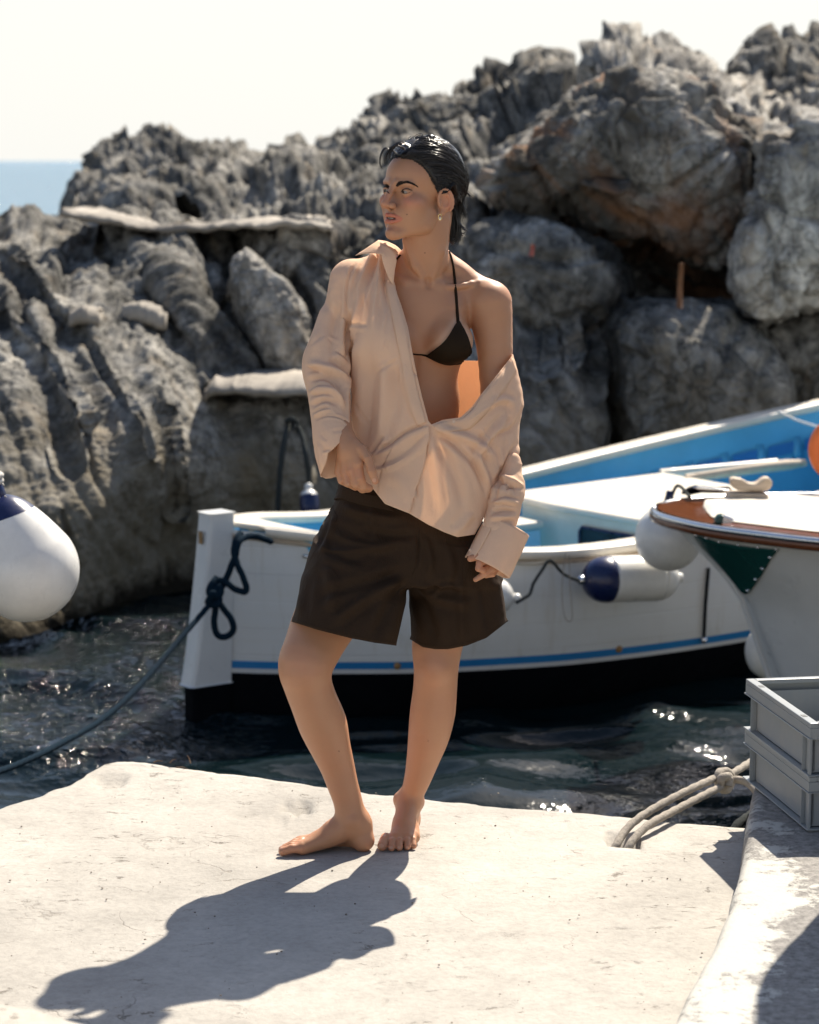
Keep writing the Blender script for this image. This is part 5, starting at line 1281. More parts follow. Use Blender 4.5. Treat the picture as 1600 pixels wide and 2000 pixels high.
# skin tints: lips, blush, tan lines, nails, knees; shade painted between the lips
L = hl(BV); skin = np.tile(np.array((.50, .255, .142)), (len(BV), 1)); inh = (np.abs(L[:, 0]) < .1) & (np.abs(L[:, 1]) < .14) & (L[:, 2] > -.12)
def blend(mask, c): 
    global skin
    skin = skin * (1 - mask[:, None]) + np.array(c) * mask[:, None]
def blob(Lc, c, r, p=1.): return np.exp(-(((Lc - np.array(c)) / np.array(r)) ** 2).sum(1) * p)
for sg in (-1, 1): blend(.55 * blob(L, (.044 * sg, -.060, -.024), (.022, .03, .014)) * inh, (.62, .20, .135))
blend(.40 * blob(L, (0, -.105, -.022), (.014, .02, .016)) * inh, (.60, .22, .15))
lipd = np.full(len(BV), 9.)
for a, b in (((-.0262, -.0715, -.0640), (-.009, -.0915, -.0585)), ((-.009, -.0915, -.0585), (.009, -.0915, -.0585)), ((.009, -.0915, -.0585), (.0262, -.0715, -.0640)), ((-.0255, -.0715, -.0655), (-.008, -.0895, -.0735)), ((-.008, -.0895, -.0735), (.008, -.0895, -.0735)), ((.008, -.0895, -.0735), (.0252, -.0715, -.0655))):
    a = np.array(a); b = np.array(b); t = np.clip(((L - a) @ (b - a)) / (b - a).dot(b - a), 0, 1); lipd = np.minimum(lipd, np.linalg.norm(L - a - t[:, None] * (b - a), axis=1))
blend(smoothstep(.0060, .0042, lipd) * .75 * inh, (.56, .165, .105))
blend(smoothstep(.0030, .0018, np.abs(L[:, 2] + .0655)) * (np.abs(L[:, 0]) < .016) * (L[:, 1] < -.072) * (L[:, 1] > -.0885) * inh, (.10, .03, .025))  # dark of the parted mouth painted into the lip gap
for sg in (-1, 1): blend(.35 * blob(L, (.0315 * sg, -.079, .006), (.016, .012, .006)) * inh, (.42, .20, .12))
for sg in (-1, 1): blend(.55 * blob(L, (.082 * sg, .026, -.016), (.014, .022, .034)) * inh, (.66, .27, .165))
bu, bv = project(BV)
for (cu, cvv, ru, rv, a, c) in ((583, 1305, 26, 30, .45, (.50, .235, .14)), (855, 1300, 30, 26, .40, (.50, .235, .14)), (870, 1300, 10, 9, .18, (.33, .15, .10)), (757, 1660, 16, 9, .30, (.62, .26, .17)), (570, 1662, 30, 12, .30, (.62, .26, .17)), (790, 1660, 30, 8, .25, (.62, .26, .17)),
                            (685, 925, 34, 16, .30, (.62, .25, .15)), (731, 943, 8, 8, .35, (.66, .28, .18)), (935, 1105, 30, 22, .35, (.64, .26, .16)), (725, 1650, 12, 16, .30, (.64, .27, .17))):
    blend(a * np.exp(-((bu - cu) / ru) ** 2 - ((bv - cvv) / rv) ** 2), c)
for (cu, cvv, ru, rv) in ((744, 1652, 6, 4.5), (763.5, 1655, 4, 3.4), (779.5, 1656, 3.8, 3.2), (795.5, 1656, 3.4, 3), (731, 938, 4.2, 4.4), (549, 1655, 4, 4)):
    nd = np.sqrt(((bu - cu) / ru) ** 2 + ((bv - cvv) / rv) ** 2); blend(.45 * smoothstep(1.15, .9, nd), (.66, .40, .30)); blend(.28 * smoothstep(.18, .05, np.abs(nd - 1.12)), (.30, .14, .09))
tan = smoothstep(6, -4, pl_dist(bu, bv, [(838, 688), (862, 668), (884, 640), (893, 628)])[0] - 8) * smoothstep(600, 620, bv)
blend(.42 * tan * (BV[:, 1] < 5.93), (.66, .44, .30))
tan = smoothstep(6, -4, pl_dist(bu, bv, [(905, 640), (922, 668), (930, 690)])[0] - 6)
blend(.42 * tan * (BV[:, 1] < 5.93), (.66, .44, .30))
for (cu, cvv) in ((795, 419), (830, 494), (737 + 100, 1447), (662, 1467), (741 + 10, 640 - 180)): blend(.75 * smoothstep(1.9, 1.1, np.hypot(bu - cu, bv - cvv)), (.12, .06, .04))
def skin_mat():
    m = M('skin', .46, (.5, .3, .2), .45); v = m.pos(); n = m.noise(v, 22, 5, .6); n2 = m.noise(v, 240, 3, .6); n0 = m.noise(v, 6, 3, .5)
    c = m.mix(1., m.attr('tint'), m.mix(n, (.93, .90, .88, 1), (1.05, 1.06, 1.06, 1)), 'MULTIPLY')
    c = m.mix(m.ramp(n0, [(.45, 0.), (.7, .16)]), c, (.50, .19, .12, 1)); m.color(c)
    m.lk(m.ramp(n2, [(.3, .40), (.7, .56)]), m.b.inputs['Roughness'])
    m.b.inputs['Subsurface Weight'].default_value = .22; m.b.inputs['Subsurface Radius'].default_value = (1, .35, .18); m.b.inputs['Subsurface Scale'].default_value = .010
    m.normal(m.bump(n2, .12, .0006, m.bump(m.noise(v, 900, 2), .08, .0003))); return m.m
SKIN = skin_mat()
BF = [list(dict.fromkeys(int(i) for i in q)) for q in BF]; BF = [q for q in BF if len(q) > 2]
person = empty('person', tuple(P(765, 1668, 5.8) * (1, 1, 0))); tag(person, 'barefoot person in open peach shirt, brown bikini top and brown shorts standing on the pier', 'person')
body = child(mk('body', BV, BF, SKIN, attr={'tint': skin}), person)
def to_bvh(V, F): return BVHTree.FromPolygons([Vector(v) for v in V], [tuple(int(i) for i in f) for f in F])
BB = to_bvh(BV, BF)

# ---- eyes
def eye(sg):
    c = hw_((.0315 * sg, -.0655, 0)); R_ = .01255; th = np.linspace(0, math.pi, 40); gz = HR @ np.array((-.42, -.90, -.03)); gz /= np.linalg.norm(gz)
    V, F = lathe_vf([(R_ * math.sin(t), -R_ * math.cos(t)) for t in th], 40, c, align(-gz), caps=False); V = np.array(V)
    a = np.degrees(np.arccos(np.clip((V - c) @ gz / R_, -1, 1))); C_ = np.tile(np.array((.27, .225, .195)), (len(V), 1))
    k = smoothstep(39, 36, a)[:, None]; C_ = C_ * (1 - k) + np.array((.035, .018, .010)) * k
    k = smoothstep(14, 12, a)[:, None]; C_ = C_ * (1 - k) + np.array((.004, .004, .004)) * k
    m = M('eye', .08, (.8, .8, .8)); m.color(m.attr('tint')); child(mk('eyeball', V, F, m.m, attr={'tint': C_}), person)
eye(1); eye(-1)
HAIR = M('wet_black_hair', .30, (.008, .006, .005), .38); HAIR = HAIR.m; STR = M('wet_hair_strand', .20, (.009, .006, .005), .6).m
BROW = M('brow_hair', .6, (.022, .014, .010), .3).m
def hairs(name, parts, mat): V, F = join_vf(parts); return child(mk(name, V, F, mat), person)
rnd = random.Random(11); parts = []
def on(u, v, off=.0006, d=None): return hit(BB, u, v, off, d)
for pl, w0, w1, nn in (([(774, 364), (780, 359.5), (788, 357), (797, 356.5), (806, 359), (813, 362.5)], 3.3, .9, 260), ([(762.5, 368.5), (757, 364.5), (752, 363.5), (747.5, 366)], 3.4, 1.6, 170)):
    q = spl(pl, 60); dr = np.gradient(q, axis=0); dr /= np.linalg.norm(dr, axis=1)[:, None]
    for k in range(nn):
        t = rnd.random(); i = int(t * 59); wv = (w0 + (w1 - w0) * t) * min(1, .55 + t * 4); o2 = rnd.uniform(-1, 1) * wv
        s0 = q[i] + np.array((-dr[i][1], dr[i][0])) * o2 * np.sign(dr[i][0]); up = (1 - t) * .5
        d2 = dr[i] * 5.5 + np.array((0, -1)) * up * 4 + np.array((0, 1)) * t * .6
        a = on(*s0, .0003); b = on(*(s0 + d2 * .5), .0009, a); e = on(*(s0 + d2), .0007, b)
        if np.linalg.norm(e - a) < .02: parts.append(tube_vf(np.array([a, b, e]), [.00042, .00038, .00015], 3, caps=False))
    hairs('eyebrow', parts, BROW); parts = []
parts = []
for pl in ([(783.5, 375.5), (786, 371.8), (790, 369.6), (795, 368.9), (800, 370.2), (805, 373)], [(760.5, 378.5), (757.5, 375), (753.5, 373.8), (749.5, 376)]):
    q = spl(pl, 14); pts = np.array([on(u, v, .0006) for u, v in q]); pts = lap1 = spl(pts, 14); parts.append(tube_vf(pts, np.interp(np.linspace(0, 1, 14), [0, .2, .8, 1], [.0006, .0012, .0013, .0004]), 6))
for pl in ([(785, 377), (790, 378.2), (796, 377.6), (802, 374.8)],):
    pts = np.array([on(u, v, .0003) for u, v in spl(pl, 10)]); parts.append(tube_vf(pts, [.0004] * 10, 5))
hairs('eyelashes', parts, BROW)
# teeth just behind the parted lips
V, F = box_vf(hw_((0, -.0815, -.0640)), (.020, .006, .0045), HR, .0015); child(mk('teeth', V, F, paint('tooth', (.62, .58, .52), .3, .05)), person)

# ---- hair: scalp cap plus combed-back strands
def cap_r(d):
    """radius of the hair surface from the head centre along unit directions d (head frame)"""
    c = np.array((0, .022, .034)); e = np.array((.0755, .099, .087)); return 1 / np.sqrt(((d / e) ** 2).sum(-1))
HCc = np.array((0, .022, .034))
def hairline(phi):
    """lowest elevation (deg from the centre) that carries hair, for azimuth phi (0 = face, 180 = nape)"""
    p = np.abs(phi); return np.interp(p, [0, 20, 38, 50, 62, 75, 88, 96, 104, 118, 135, 180], [24, 25, 16, 6, -12, -28, -22, -6, -14, -50, -62, -64])
na, ne = 160, 90; ph = np.linspace(-180, 180, na, endpoint=False); G = np.zeros((na, ne, 3))
for i, p in enumerate(ph):
    el = np.linspace(hairline(p), 89.9, ne); a = math.radians(p)
    d = np.stack([np.sin(a) * np.cos(np.radians(el)), -np.cos(a) * np.cos(np.radians(el)), np.sin(np.radians(el))], 1)
    r = cap_r(d); k = smoothstep(0, .12, np.linspace(0, 1, ne)); back = smoothstep(60, 150, abs(p))
    thick = -.006 + k * (.010 + .007 * back + .006 * np.maximum(0, d[:, 2]) )
    G[i] = HCc + d * (r + thick)[:, None]
Vh = G.reshape(-1, 3); Nn = (Vh - HCc) / np.linalg.norm(Vh - HCc, axis=1)[:, None]
# combed ripples along y
Vh = Vh + Nn * (.0022 * ridged(Vh * (95, 14, 60), 2, 3) * smoothstep(0, .05, np.tile(np.linspace(0, 1, ne), na)))[:, None]
Vhw = Vh @ HR.T + HC; Fh = grid_faces(na, ne, True, False)
hair = empty('hair', tuple(HC)); hair.parent = person; hair.matrix_parent_inverse = Matrix.LocRotScale(person.location, person.rotation_euler, None).inverted()
def hpart(name, V, F): return child(mk(name, V, F, HAIR), hair) if False else child(mk(name, V, F, HAIR), person)
hpart('hair_cap', Vhw, Fh[:, ::-1])
bpy.data.objects.remove(hair)
parts = []; rs = np.random.RandomState(5)
def sph(phi, el): a = math.radians(phi); e = math.radians(el); return np.array((math.sin(a) * math.cos(e), -math.cos(a) * math.cos(e), math.sin(e)))
pole = {1: sph(158, -46), -1: sph(-158, -46)}
clump = [(rs.uniform(-1, 1), rs.randn(), rs.randn()) for _ in range(60)]
for k in range(3200):
    ci = rs.randint(60); cb = clump[ci]; side = 1 if rs.rand() < .68 else -1
    f = rs.rand()
    if f < .60: phi = abs(cb[0]) * 88 + rs.randn() * 2.5; el = hairline(phi) + rs.rand() * 6
    else: phi = rs.uniform(0, 140); el = hairline(phi) + rs.rand() * 60
    phi = min(abs(phi), 150); n = 16; ln_ = rs.uniform(.6, 1.0); t = np.linspace(0, ln_, n)
    pe = 150 + cb[1] * 10; pt = phi + (pe - phi) * t; bump_ = max(0, 1 - phi / 95) * 34
    et = el + (-42 + cb[2] * 6 - el) * t ** 1.25 + bump_ * np.sin(np.pi * np.minimum(1, t)) ** 1.0
    et = np.maximum(et, hairline(pt) + 2.5 * smoothstep(0, .1, t) + .5); et = np.minimum(et, 88)
    ra = np.radians(pt); re_ = np.radians(et); D_ = np.stack([side * np.sin(ra) * np.cos(re_), -np.cos(ra) * np.cos(re_), np.sin(re_)], 1)
    r = cap_r(D_); back = smoothstep(-.02, .09, D_[:, 1] * .1)
    lift = .0042 + .008 * back + .006 * np.maximum(0, D_[:, 2]) + .0030 * np.sin(t * 9 + cb[2] * 3) * smoothstep(.1, .4, t) + .0026 * cb[1] + rs.rand() * .0030
    lift = lift * smoothstep(-.02, .12, t)
    pts = HCc + D_ * (r + lift)[:, None]
    if rs.rand() < .05: pts[-3:] += (D_[-3:] * np.array([[.001], [.003], [.006]]))
    rr = .00058 * rs.uniform(.5, 1.5)
    parts.append(tube_vf(pts @ HR.T + HC, np.interp(t / ln_, [0, .15, .8, 1], [rr * .5, rr, rr, rr * .2]), 4, caps=False))
hairs('combed_strands', parts, STR)
# nape locks flicking out, forehead curl, loose ends (positions in the picture, hair hangs in the plane of the head)
parts = []
def lock(pts, Y, n=26, spread=3.0, r=.0007):
    q = spl(pts, 16)
    for k in range(n):
        o0 = rs.randn(2) * spread * .4; o1 = rs.randn(2) * spread; Yj = Y + rs.randn() * .006
        L_ = int(16 * rs.uniform(.7, 1)); P3 = np.array([P(q[i, 0] + o0[0] + (o1[0] - o0[0]) * (i / 15) ** 2, q[i, 1] + o0[1] + (o1[1] - o0[1]) * (i / 15) ** 2, Yj) for i in range(L_)])
        parts.append(tube_vf(P3, np.interp(np.linspace(0, 1, L_), [0, .6, 1], [r, r, r * .15]), 4, caps=False))
Yn = HC[1] + .045
for pts, n, s in (([(886, 400), (893, 425), (896, 450), (892, 468), (884, 476)], 130, 6), ([(880, 410), (886, 440), (884, 462), (877, 468)], 130, 6), ([(895, 385), (904, 400), (908, 415), (906, 430)], 60, 4), ([(898, 362), (908, 372), (916, 380), (925, 389)], 16, 3.0),
                  ([(892, 425), (900, 440), (906, 447), (914, 453)], 26, 3.0), ([(890, 440), (897, 452), (904, 458), (910, 455)], 20, 3.5), ([(885, 455), (892, 462), (898, 466), (899, 473)], 12, 2.5), ([(900, 350), (905, 375), (903, 395), (898, 420), (900, 440)], 90, 5), ([(890, 350), (897, 380), (894, 410), (889, 440)], 120, 7), ([(878, 430), (882, 452), (880, 466), (884, 474), (890, 472)], 60, 4)):
    lock(pts, Yn, n, s)
Yf = HC[1] - .062
for pts, n, s in (([(775, 300), (762, 292), (752, 290), (745, 300), (742, 314), (745, 326), (752, 333)], 14, 1.6), ([(790, 292), (775, 284), (762, 290), (755, 302), (752, 316), (754, 328)], 26, 2.5), ([(800, 285), (785, 280), (772, 284), (764, 294), (760, 310), (758, 322)], 36, 3.2), ([(790, 282), (782, 279), (775, 281), (768, 290), (766, 300)], 16, 2)):
    lock(pts, Yf, n, s)
for pts, n, s in (([(785, 296), (810, 274), (835, 270), (860, 276), (880, 290)], 60, 3.5), ([(800, 300), (825, 280), (850, 276), (875, 286), (893, 304)], 70, 4), ([(830, 272), (848, 267), (862, 274), (876, 284)], 14, 2.5), ([(870, 286), (890, 300), (902, 325), (908, 350)], 50, 3.5), ([(883, 292), (898, 312), (907, 335), (910, 362)], 26, 2)):
    lock(pts, HC[1] + .005, n, s)
hairs('hair_locks', parts, STR)
# earring
GOLD = M('gold', .18, (.85, .62, .28)); GOLD.b.inputs['Metallic'].default_value = 1; GOLD = GOLD.m
ec = P(859, 424, 5.0); ey = hit(BB, 862, 416, .002)[1]; c = P(859.5, 424, ey - .003); th = np.linspace(.3, 2 * math.pi + .1, 20)
V, F = tube_vf(np.array([c + (.0040 * math.cos(t), 0, .0075 * math.sin(t)) for t in th]), .0011, 8); child(mk('earring', V, F, GOLD), person)
V, F = lathe_vf([(.0005, -.0045), (.0026, -.002), (.0028, .001), (.0008, .004)], 12, c + (.0, -.001, -.003)); child(mk('earring_pearl', V, F, M('pearl', .15, (.80, .74, .62)).m), person)

# ---------------------------------------------------------------- cloth materials
def cloth(name, c, rough=.8, tr=0.0, sheen=.15, weave=1.0, tc=None):
    m = M(name, rough, c, .12); v = m.pos(); n = m.noise(v, 5, 5, .6); w = m.noise(m.pos((1, 1, .25)), 700, 2, .6); wr = m.noise(v, 26, 5, .65, 1.2); wr2 = m.noise(m.pos((1, 1, .45)), 9, 4, .6, 1.5)
    m.color(m.mix(n, (*[x * .93 for x in c], 1), (*[min(1, x * 1.05) for x in c], 1)))
    b = m.bump(w, .18 * weave, .0006); b = m.bump(wr, .30 * weave, .006, b); b = m.bump(wr2, .42 * weave, .018, b); m.normal(b)
    m.b.inputs['Sheen Weight'].default_value = sheen; m.b.inputs['Sheen Roughness'].default_value = .5
    if tr:
        t = m.node('ShaderNodeBsdfTranslucent'); t.inputs[0].default_value = (*(tc or c), 1); m.lk(b, t.inputs['Normal']); mx = m.node('ShaderNodeMixShader'); mx.inputs[0].default_value = tr
        m.lk(m.b.outputs[0], mx.inputs[1]); m.lk(t.outputs[0], mx.inputs[2]); m.lk(mx.outputs[0], m.out.inputs[0])
    return m.m
PEACH = cloth('peach_cotton', (.92, .66, .48), .85, .32, .0, .7, (.92, .72, .52))
BROWN = cloth('brown_cotton', (.036, .0205, .0110), .72, 0, .0, .9)
BIK = cloth('brown_swim_cloth', (.020, .012, .006), .75, 0, .0, .3)
def garment(name, V, F, mat, thick=.0012):
    o = child(mk(name, V, F, mat), person); md = o.modifiers.new('s', 'SOLIDIFY'); md.thickness = thick; md.offset = 0; return o

# ---------------------------------------------------------------- shorts
S_ = SDF()
S_.loft([(940, 662, 905, 5.92, .118), (965, 660, 912, 5.915, .124), (990, 650, 925, 5.91, .13), (1030, 626, 950, 5.905, .137), (1080, 611, 965, 5.895, .140), (1128, 602, 975, 5.89, .135)], .012, 2.4)
S_.loft([(1060, 618, 790, 5.875, .118), (1110, 601, 797, 5.85, .134), (1160, 587, 793, 5.82, .142), (1214, 570, 783, 5.79, .145), (1250, 560, 776, 5.77, .145), (1275, 553, 770, 5.765, .145)], .03, 2.5)
S_.loft([(1060, 812, 966, 5.90, .115), (1110, 805, 972, 5.90, .118), (1150, 803, 981, 5.895, .118), (1200, 803, 989, 5.89, .118), (1250, 804, 996, 5.89, .118), (1280, 804, 1000, 5.89, .118)], .03, 2.4)
V, F = poly_sdf(S_, .0034, it=4)
st = [([(660, 985), (700, 1000), (760, 1012), (800, 1010)], 9, .006, 'r'), ([(650, 1000), (640, 1040), (618, 1085)], 6, .006, 's'), ([(640, 1035), (690, 1060), (740, 1068), (780, 1060)], 10, .007, 'r'), ([(630, 1070), (680, 1090), (720, 1095)], 9, -.006, 'r'),
      ([(800, 1125), (750, 1150), (690, 1185), (640, 1225)], 10, .008, 'r'), ([(802, 1128), (765, 1175), (740, 1230), (735, 1258)], 12, -.008, 'r'), ([(798, 1120), (740, 1130), (670, 1150), (610, 1170)], 10, -.006, 'r'), ([(815, 1035), (818, 1075), (812, 1120)], 3, -.004, 'r'),
      ([(830, 1045), (840, 1090), (838, 1130)], 7, .005, 'r'), ([(808, 1135), (840, 1160), (880, 1175), (930, 1180)], 10, .006, 'r'), ([(806, 1150), (830, 1190), (845, 1230), (850, 1262)], 11, -.006, 'r'), ([(900, 1120), (902, 1190), (905, 1262)], 9, .005, 'r'), ([(940, 1130), (950, 1190), (955, 1240)], 10, -.006, 'r'),
      ([(970, 1130), (978, 1180), (980, 1220)], 8, .005, 'r'), ([(700, 1030), (760, 1045), (820, 1045)], 8, -.006, 'r'), ([(600, 1110), (590, 1160), (585, 1210)], 8, .005, 'r'), ([(730, 980), (728, 1020), (735, 1060)], 8, .004, 'r'), ([(870, 1060), (880, 1110), (870, 1150)], 10, .005, 'r'), ([(640, 1100), (650, 1160), (640, 1200)], 12, .006, 'r'), ([(840, 1165), (870, 1145), (900, 1150)], 5, .004, 'r')]
V = folds(V, F, st); V = V + normals(V, F) * (.0028 * fbm(V * (10, 10, 6), 3, 40))[:, None]
U, W_ = project(V); frontm = V[:, 1] < 5.90
hemL = [(540, 1204), (569, 1214), (620, 1230), (687, 1247), (730, 1255), (773, 1261), (790, 1262)]; hemR = [(796, 1246), (804, 1250), (826, 1264), (850, 1268), (875, 1268), (912, 1261), (950, 1246), (991, 1214), (1010, 1200)]
hemv = np.where(U < 797, np.interp(U, [p[0] for p in hemL], [p[1] for p in hemL]), np.interp(U, [p[0] for p in hemR], [p[1] for p in hemR]))
top = [(600, 925), (668, 952), (700, 962), (760, 980), (1000, 985)]
zt = np.where(frontm, hemv, hemv - 22)
V, F = cut(V, F, (W_ > zt) | (W_ < np.interp(U, [p[0] for p in top], [p[1] for p in top]) - 18), [hemL, hemR], 7)
SB = to_bvh(V, F); garment('shorts', V, F, BROWN)
# waistband, pocket edges, seams, hem stitching
o = drape('waistband', [[(664, 955), (672, 950), (700, 960), (760, 972)], [(656, 978), (668, 975), (700, 985), (770, 1000)]], SB, BROWN, 26, 8, .004, .003); child(o, person)
parts = []
for pl, r in (([(652, 988), (640, 1005), (630, 1020), (624, 1040)], .0018), ([(649, 990), (658, 1010), (655, 1020)], .0012), ([(818, 1030), (820, 1060), (816, 1090), (806, 1122)], .0013), ([(902, 1100), (904, 1160), (905, 1200), (906, 1259)], .0008),
              ([(572, 1209), (620, 1224), (687, 1241), (730, 1249), (770, 1255)], .0007), ([(806, 1245), (826, 1258), (850, 1262), (875, 1262), (912, 1255), (950, 1240), (986, 1212)], .0007)):
    hairs('seam', [tube_vf(np.array([hit(SB, u, v, .0006) for u, v in spl(pl, 40)]), r, 5)], BROWN)

# ---------------------------------------------------------------- bikini top on the body
BT = bvh_body = BB
o = drape('bikini_cup', [[(893, 630), (895, 629), (897, 631)], [(872, 663), (890, 662), (910, 656)], [(852, 681), (888, 682), (918, 682)], [(832, 694), (876, 709), (919, 700)]], BB, BIK, 22, 22, .0052, .0022, 3); child(o, person)
def strap(name, pl, r, bvh=BB, n=40, fl=1.0):
    pts = np.array([hit(bvh, u, v, .0008) for u, v in spl(pl, n)]); 
    for _ in range(3): pts[1:-1] = (pts[:-2] + pts[2:] + pts[1:-1] * 2) / 4
    rad = np.interp(np.linspace(0, 1, n), np.linspace(0, 1, len(r)), r); V, F = tube_vf(pts, rad, 8); return child(mk(name, V, F, BIK), person)
strap('neck_strap', [(895, 634), (893, 610), (891, 580), (889, 552), (886, 525), (882, 505), (877, 492)], [.0042, .0037, .0032, .0028, .0026])
strap('neck_strap', [(766, 521), (770, 514), (776, 506), (783, 498)], [.0028, .0028])
strap('under_band', [(800, 690), (812, 692), (824, 693), (834, 695)], [.0016, .0018, .0026])
strap('under_band', [(832, 695), (850, 703), (872, 710), (893, 711), (908, 708), (916, 704)], [.0018, .002, .0022])

# ---------------------------------------------------------------- shirt
T = SDF()
T.chain([(750, 512, 5.95, 26), (722, 535, 5.945, 34), (690, 553, 5.935, 44), (678, 590, 5.925, 42)], .02)
T.loft([(500, 735, 775, 5.95, .035), (530, 700, 800, 5.95, .07), (560, 672, 830, 5.95, .10), (610, 664, 860, 5.945, .135), (660, 682, 930, 5.94, .158), (700, 688, 990, 5.935, .165), (760, 687, 1004, 5.93, .165), (830, 685, 1003, 5.925, .165), (900, 676, 998, 5.92, .168), (960, 666, 985, 5.915, .172), (1000, 665, 975, 5.91, .175), (1060, 662, 965, 5.905, .175)], .02, 2.3)
T.ell(P(752, 672, 5.85), (.062, .056, .070), .03)
T.chain([(688, 552, 5.935, 44), (673, 590, 5.93, 36), (657, 640, 5.915, 37), (643, 690, 5.89, 45), (639, 720, 5.875, 46.5), (643, 755, 5.85, 41.5), (646, 785, 5.82, 40.5), (646, 815, 5.80, 38), (650, 850, 5.775, 39), (651, 885, 5.76, 36), (655, 915, 5.755, 30), (658, 945, 5.75, 28)], .012, n=36)
T.chain([(982, 700, 5.90, 20), (983, 740, 5.895, 30), (983, 790, 5.89, 39), (978, 830, 5.885, 36), (980, 880, 5.87, 32), (984, 930, 5.86, 28), (985, 950, 5.85, 26)], .015, n=16)
V, F = poly_sdf(T, .0026, it=5)
st = [([(738, 497), (722, 540), (706, 590), (698, 650)], 5, -.0065, 'f'), ([(746, 502), (738, 550), (730, 610), (728, 660)], 6, .007, 'f'), ([(752, 510), (752, 560), (757, 615)], 5, -.006, 'f'), ([(728, 500), (706, 540), (692, 590)], 5, .006, 'f'),
      ([(700, 506), (682, 540), (676, 590), (679, 630), (690, 656)], 3.0, -.0045, 'r'), ([(660, 540), (650, 580), (655, 620)], 7, .004, 'r'),
      ([(692, 650), (688, 720), (688, 800), (690, 860)], 4, -.010, 'r'), ([(705, 640), (700, 720), (702, 820), (700, 880)], 10, .006, 'r'), ([(728, 690), (722, 780), (712, 860), (722, 900)], 11, -.006, 'r'), ([(752, 700), (750, 780), (745, 850), (750, 880)], 9, .007, 'r'),
      ([(770, 700), (775, 770), (776, 830)], 9, -.005, 'r'), ([(790, 720), (802, 780), (818, 825)], 8, .006, 'r'), ([(770, 560), (780, 620), (792, 680)], 7, .004, 'r'),
      ([(838, 834), (800, 846), (765, 870), (722, 893)], 4.5, .006, 's'), ([(840, 843), (808, 878), (765, 905), (722, 918)], 4.5, .006, 's'), ([(755, 850), (748, 860), (722, 892)], 4, .004, 's'), ([(760, 925), (790, 950), (800, 985)], 9, .004, 'r'),
      ([(842, 834), (880, 845), (930, 865), (975, 905)], 8, .008, 'r'), ([(843, 838), (870, 890), (895, 950), (905, 1005)], 10, -.006, 'r'), ([(842, 842), (850, 900), (858, 960), (862, 1010)], 9, .006, 'r'), ([(843, 836), (900, 880), (935, 920), (955, 975)], 7, -.007, 'r'),
      ([(1000, 800), (960, 850), (935, 890), (950, 940), (957, 980)], 6, .008, 'r'), ([(1010, 860), (990, 900), (965, 950)], 5, -.007, 'r'), ([(1012, 790), (980, 780), (950, 795), (900, 835)], 7, .007, 'r'), ([(1020, 790), (1000, 830), (960, 850)], 5, -.005, 's'), ([(925, 1000), (900, 1030), (880, 1045)], 8, .004, 'r'),
      ([(598, 715), (630, 722), (660, 735), (684, 762)], 6, .009, 's'), ([(600, 748), (628, 738), (655, 748), (684, 785)], 6, -.009, 'r'), ([(602, 770), (628, 760), (655, 768), (675, 800)], 5, .008, 'r'), ([(606, 795), (635, 782), (662, 792)], 5, -.006, 'r'), ([(610, 815), (628, 805), (648, 800)], 3.5, .005, 'r'),
      ([(684, 600), (678, 660), (684, 705)], 6, -.010, 'r'), ([(640, 590), (622, 650), (612, 700)], 11, .005, 'r'), ([(660, 600), (652, 660), (650, 705)], 9, -.005, 'r'), ([(612, 822), (640, 812), (670, 818), (686, 835)], 2.2, -.003, 'r'), ([(622, 860), (626, 890), (630, 920)], 5, .004, 'r'), ([(640, 700), (665, 715), (684, 740)], 6, -.006, 'r')]
rf = random.Random(8)
for _ in range(48):
    if rf.random() < .62:
        u0 = rf.uniform(690, 1000); v0 = rf.uniform(520, 1000); a_ = rf.gauss(1.5, .35); l_ = rf.uniform(18, 70)
    else: u0 = rf.uniform(600, 680); v0 = rf.uniform(560, 900); a_ = rf.gauss(.25, .5); l_ = rf.uniform(18, 45)
    st.append(([(u0, v0), (u0 + l_ * .5 * math.cos(a_) + rf.uniform(-4, 4), v0 + l_ * .5 * math.sin(a_)), (u0 + l_ * math.cos(a_), v0 + l_ * math.sin(a_))], rf.uniform(2.2, 3.8), rf.choice((1, -1, 1)) * rf.uniform(.0012, .0026), rf.choice('rs')))
V = folds(V, F, st); Nn = normals(V, F); V = V + Nn * (.0030 * fbm(V * (9, 9, 5), 3, 60) + .0012 * ridged(V * (15, 15, 6), 3, 64))[:, None]
U, W_ = project(V); fr = V[:, 1] < 5.925
OPEN = [(776, 470), (772, 500), (769, 547), (776, 575), (785, 600), (797, 640), (806, 690), (815, 735), (825, 777), (837, 822), (843, 829), (865, 820), (900, 815), (922, 795), (940, 770), (965, 740), (987, 712), (1001, 694), (1003, 672), (1003, 660), (1080, 640), (1080, 440)]
HEM = [(600, 950), (660, 956), (700, 944), (714, 939), (725, 950), (740, 969), (752, 984), (777, 994), (800, 1003), (837, 1025), (869, 1040), (894, 1049), (927, 1044), (945, 1012), (960, 985), (985, 935), (1040, 930)]
CUFF = [(622, 935), (629, 922), (638, 902), (641, 885), (650, 878), (664, 864), (678, 857), (695, 861), (705, 870), (712, 900), (700, 960), (640, 960)]
back_top = [(640, 470), (745, 500), (800, 560), (900, 702), (1000, 708), (1060, 700)]
dm = (fr & inpoly(U, W_, OPEN)) | (~fr & (W_ < np.interp(U, [p[0] for p in back_top], [p[1] for p in back_top])) & (U > 742))
slv = (U < 689) & (W_ > 820) & (V[:, 1] < 5.86)
dm |= fr & ~slv & (W_ > np.interp(U, [p[0] for p in HEM], [p[1] for p in HEM])) | (~fr & (W_ > 955))
cy = np.interp(W_, [850, 950], [5.775, 5.75])
dm |= slv & (V[:, 1] < cy) & inpoly(U, W_, CUFF) | slv & (V[:, 1] >= cy) & (W_ > 934) | (slv & (V[:, 1] < cy) & (W_ > 937))
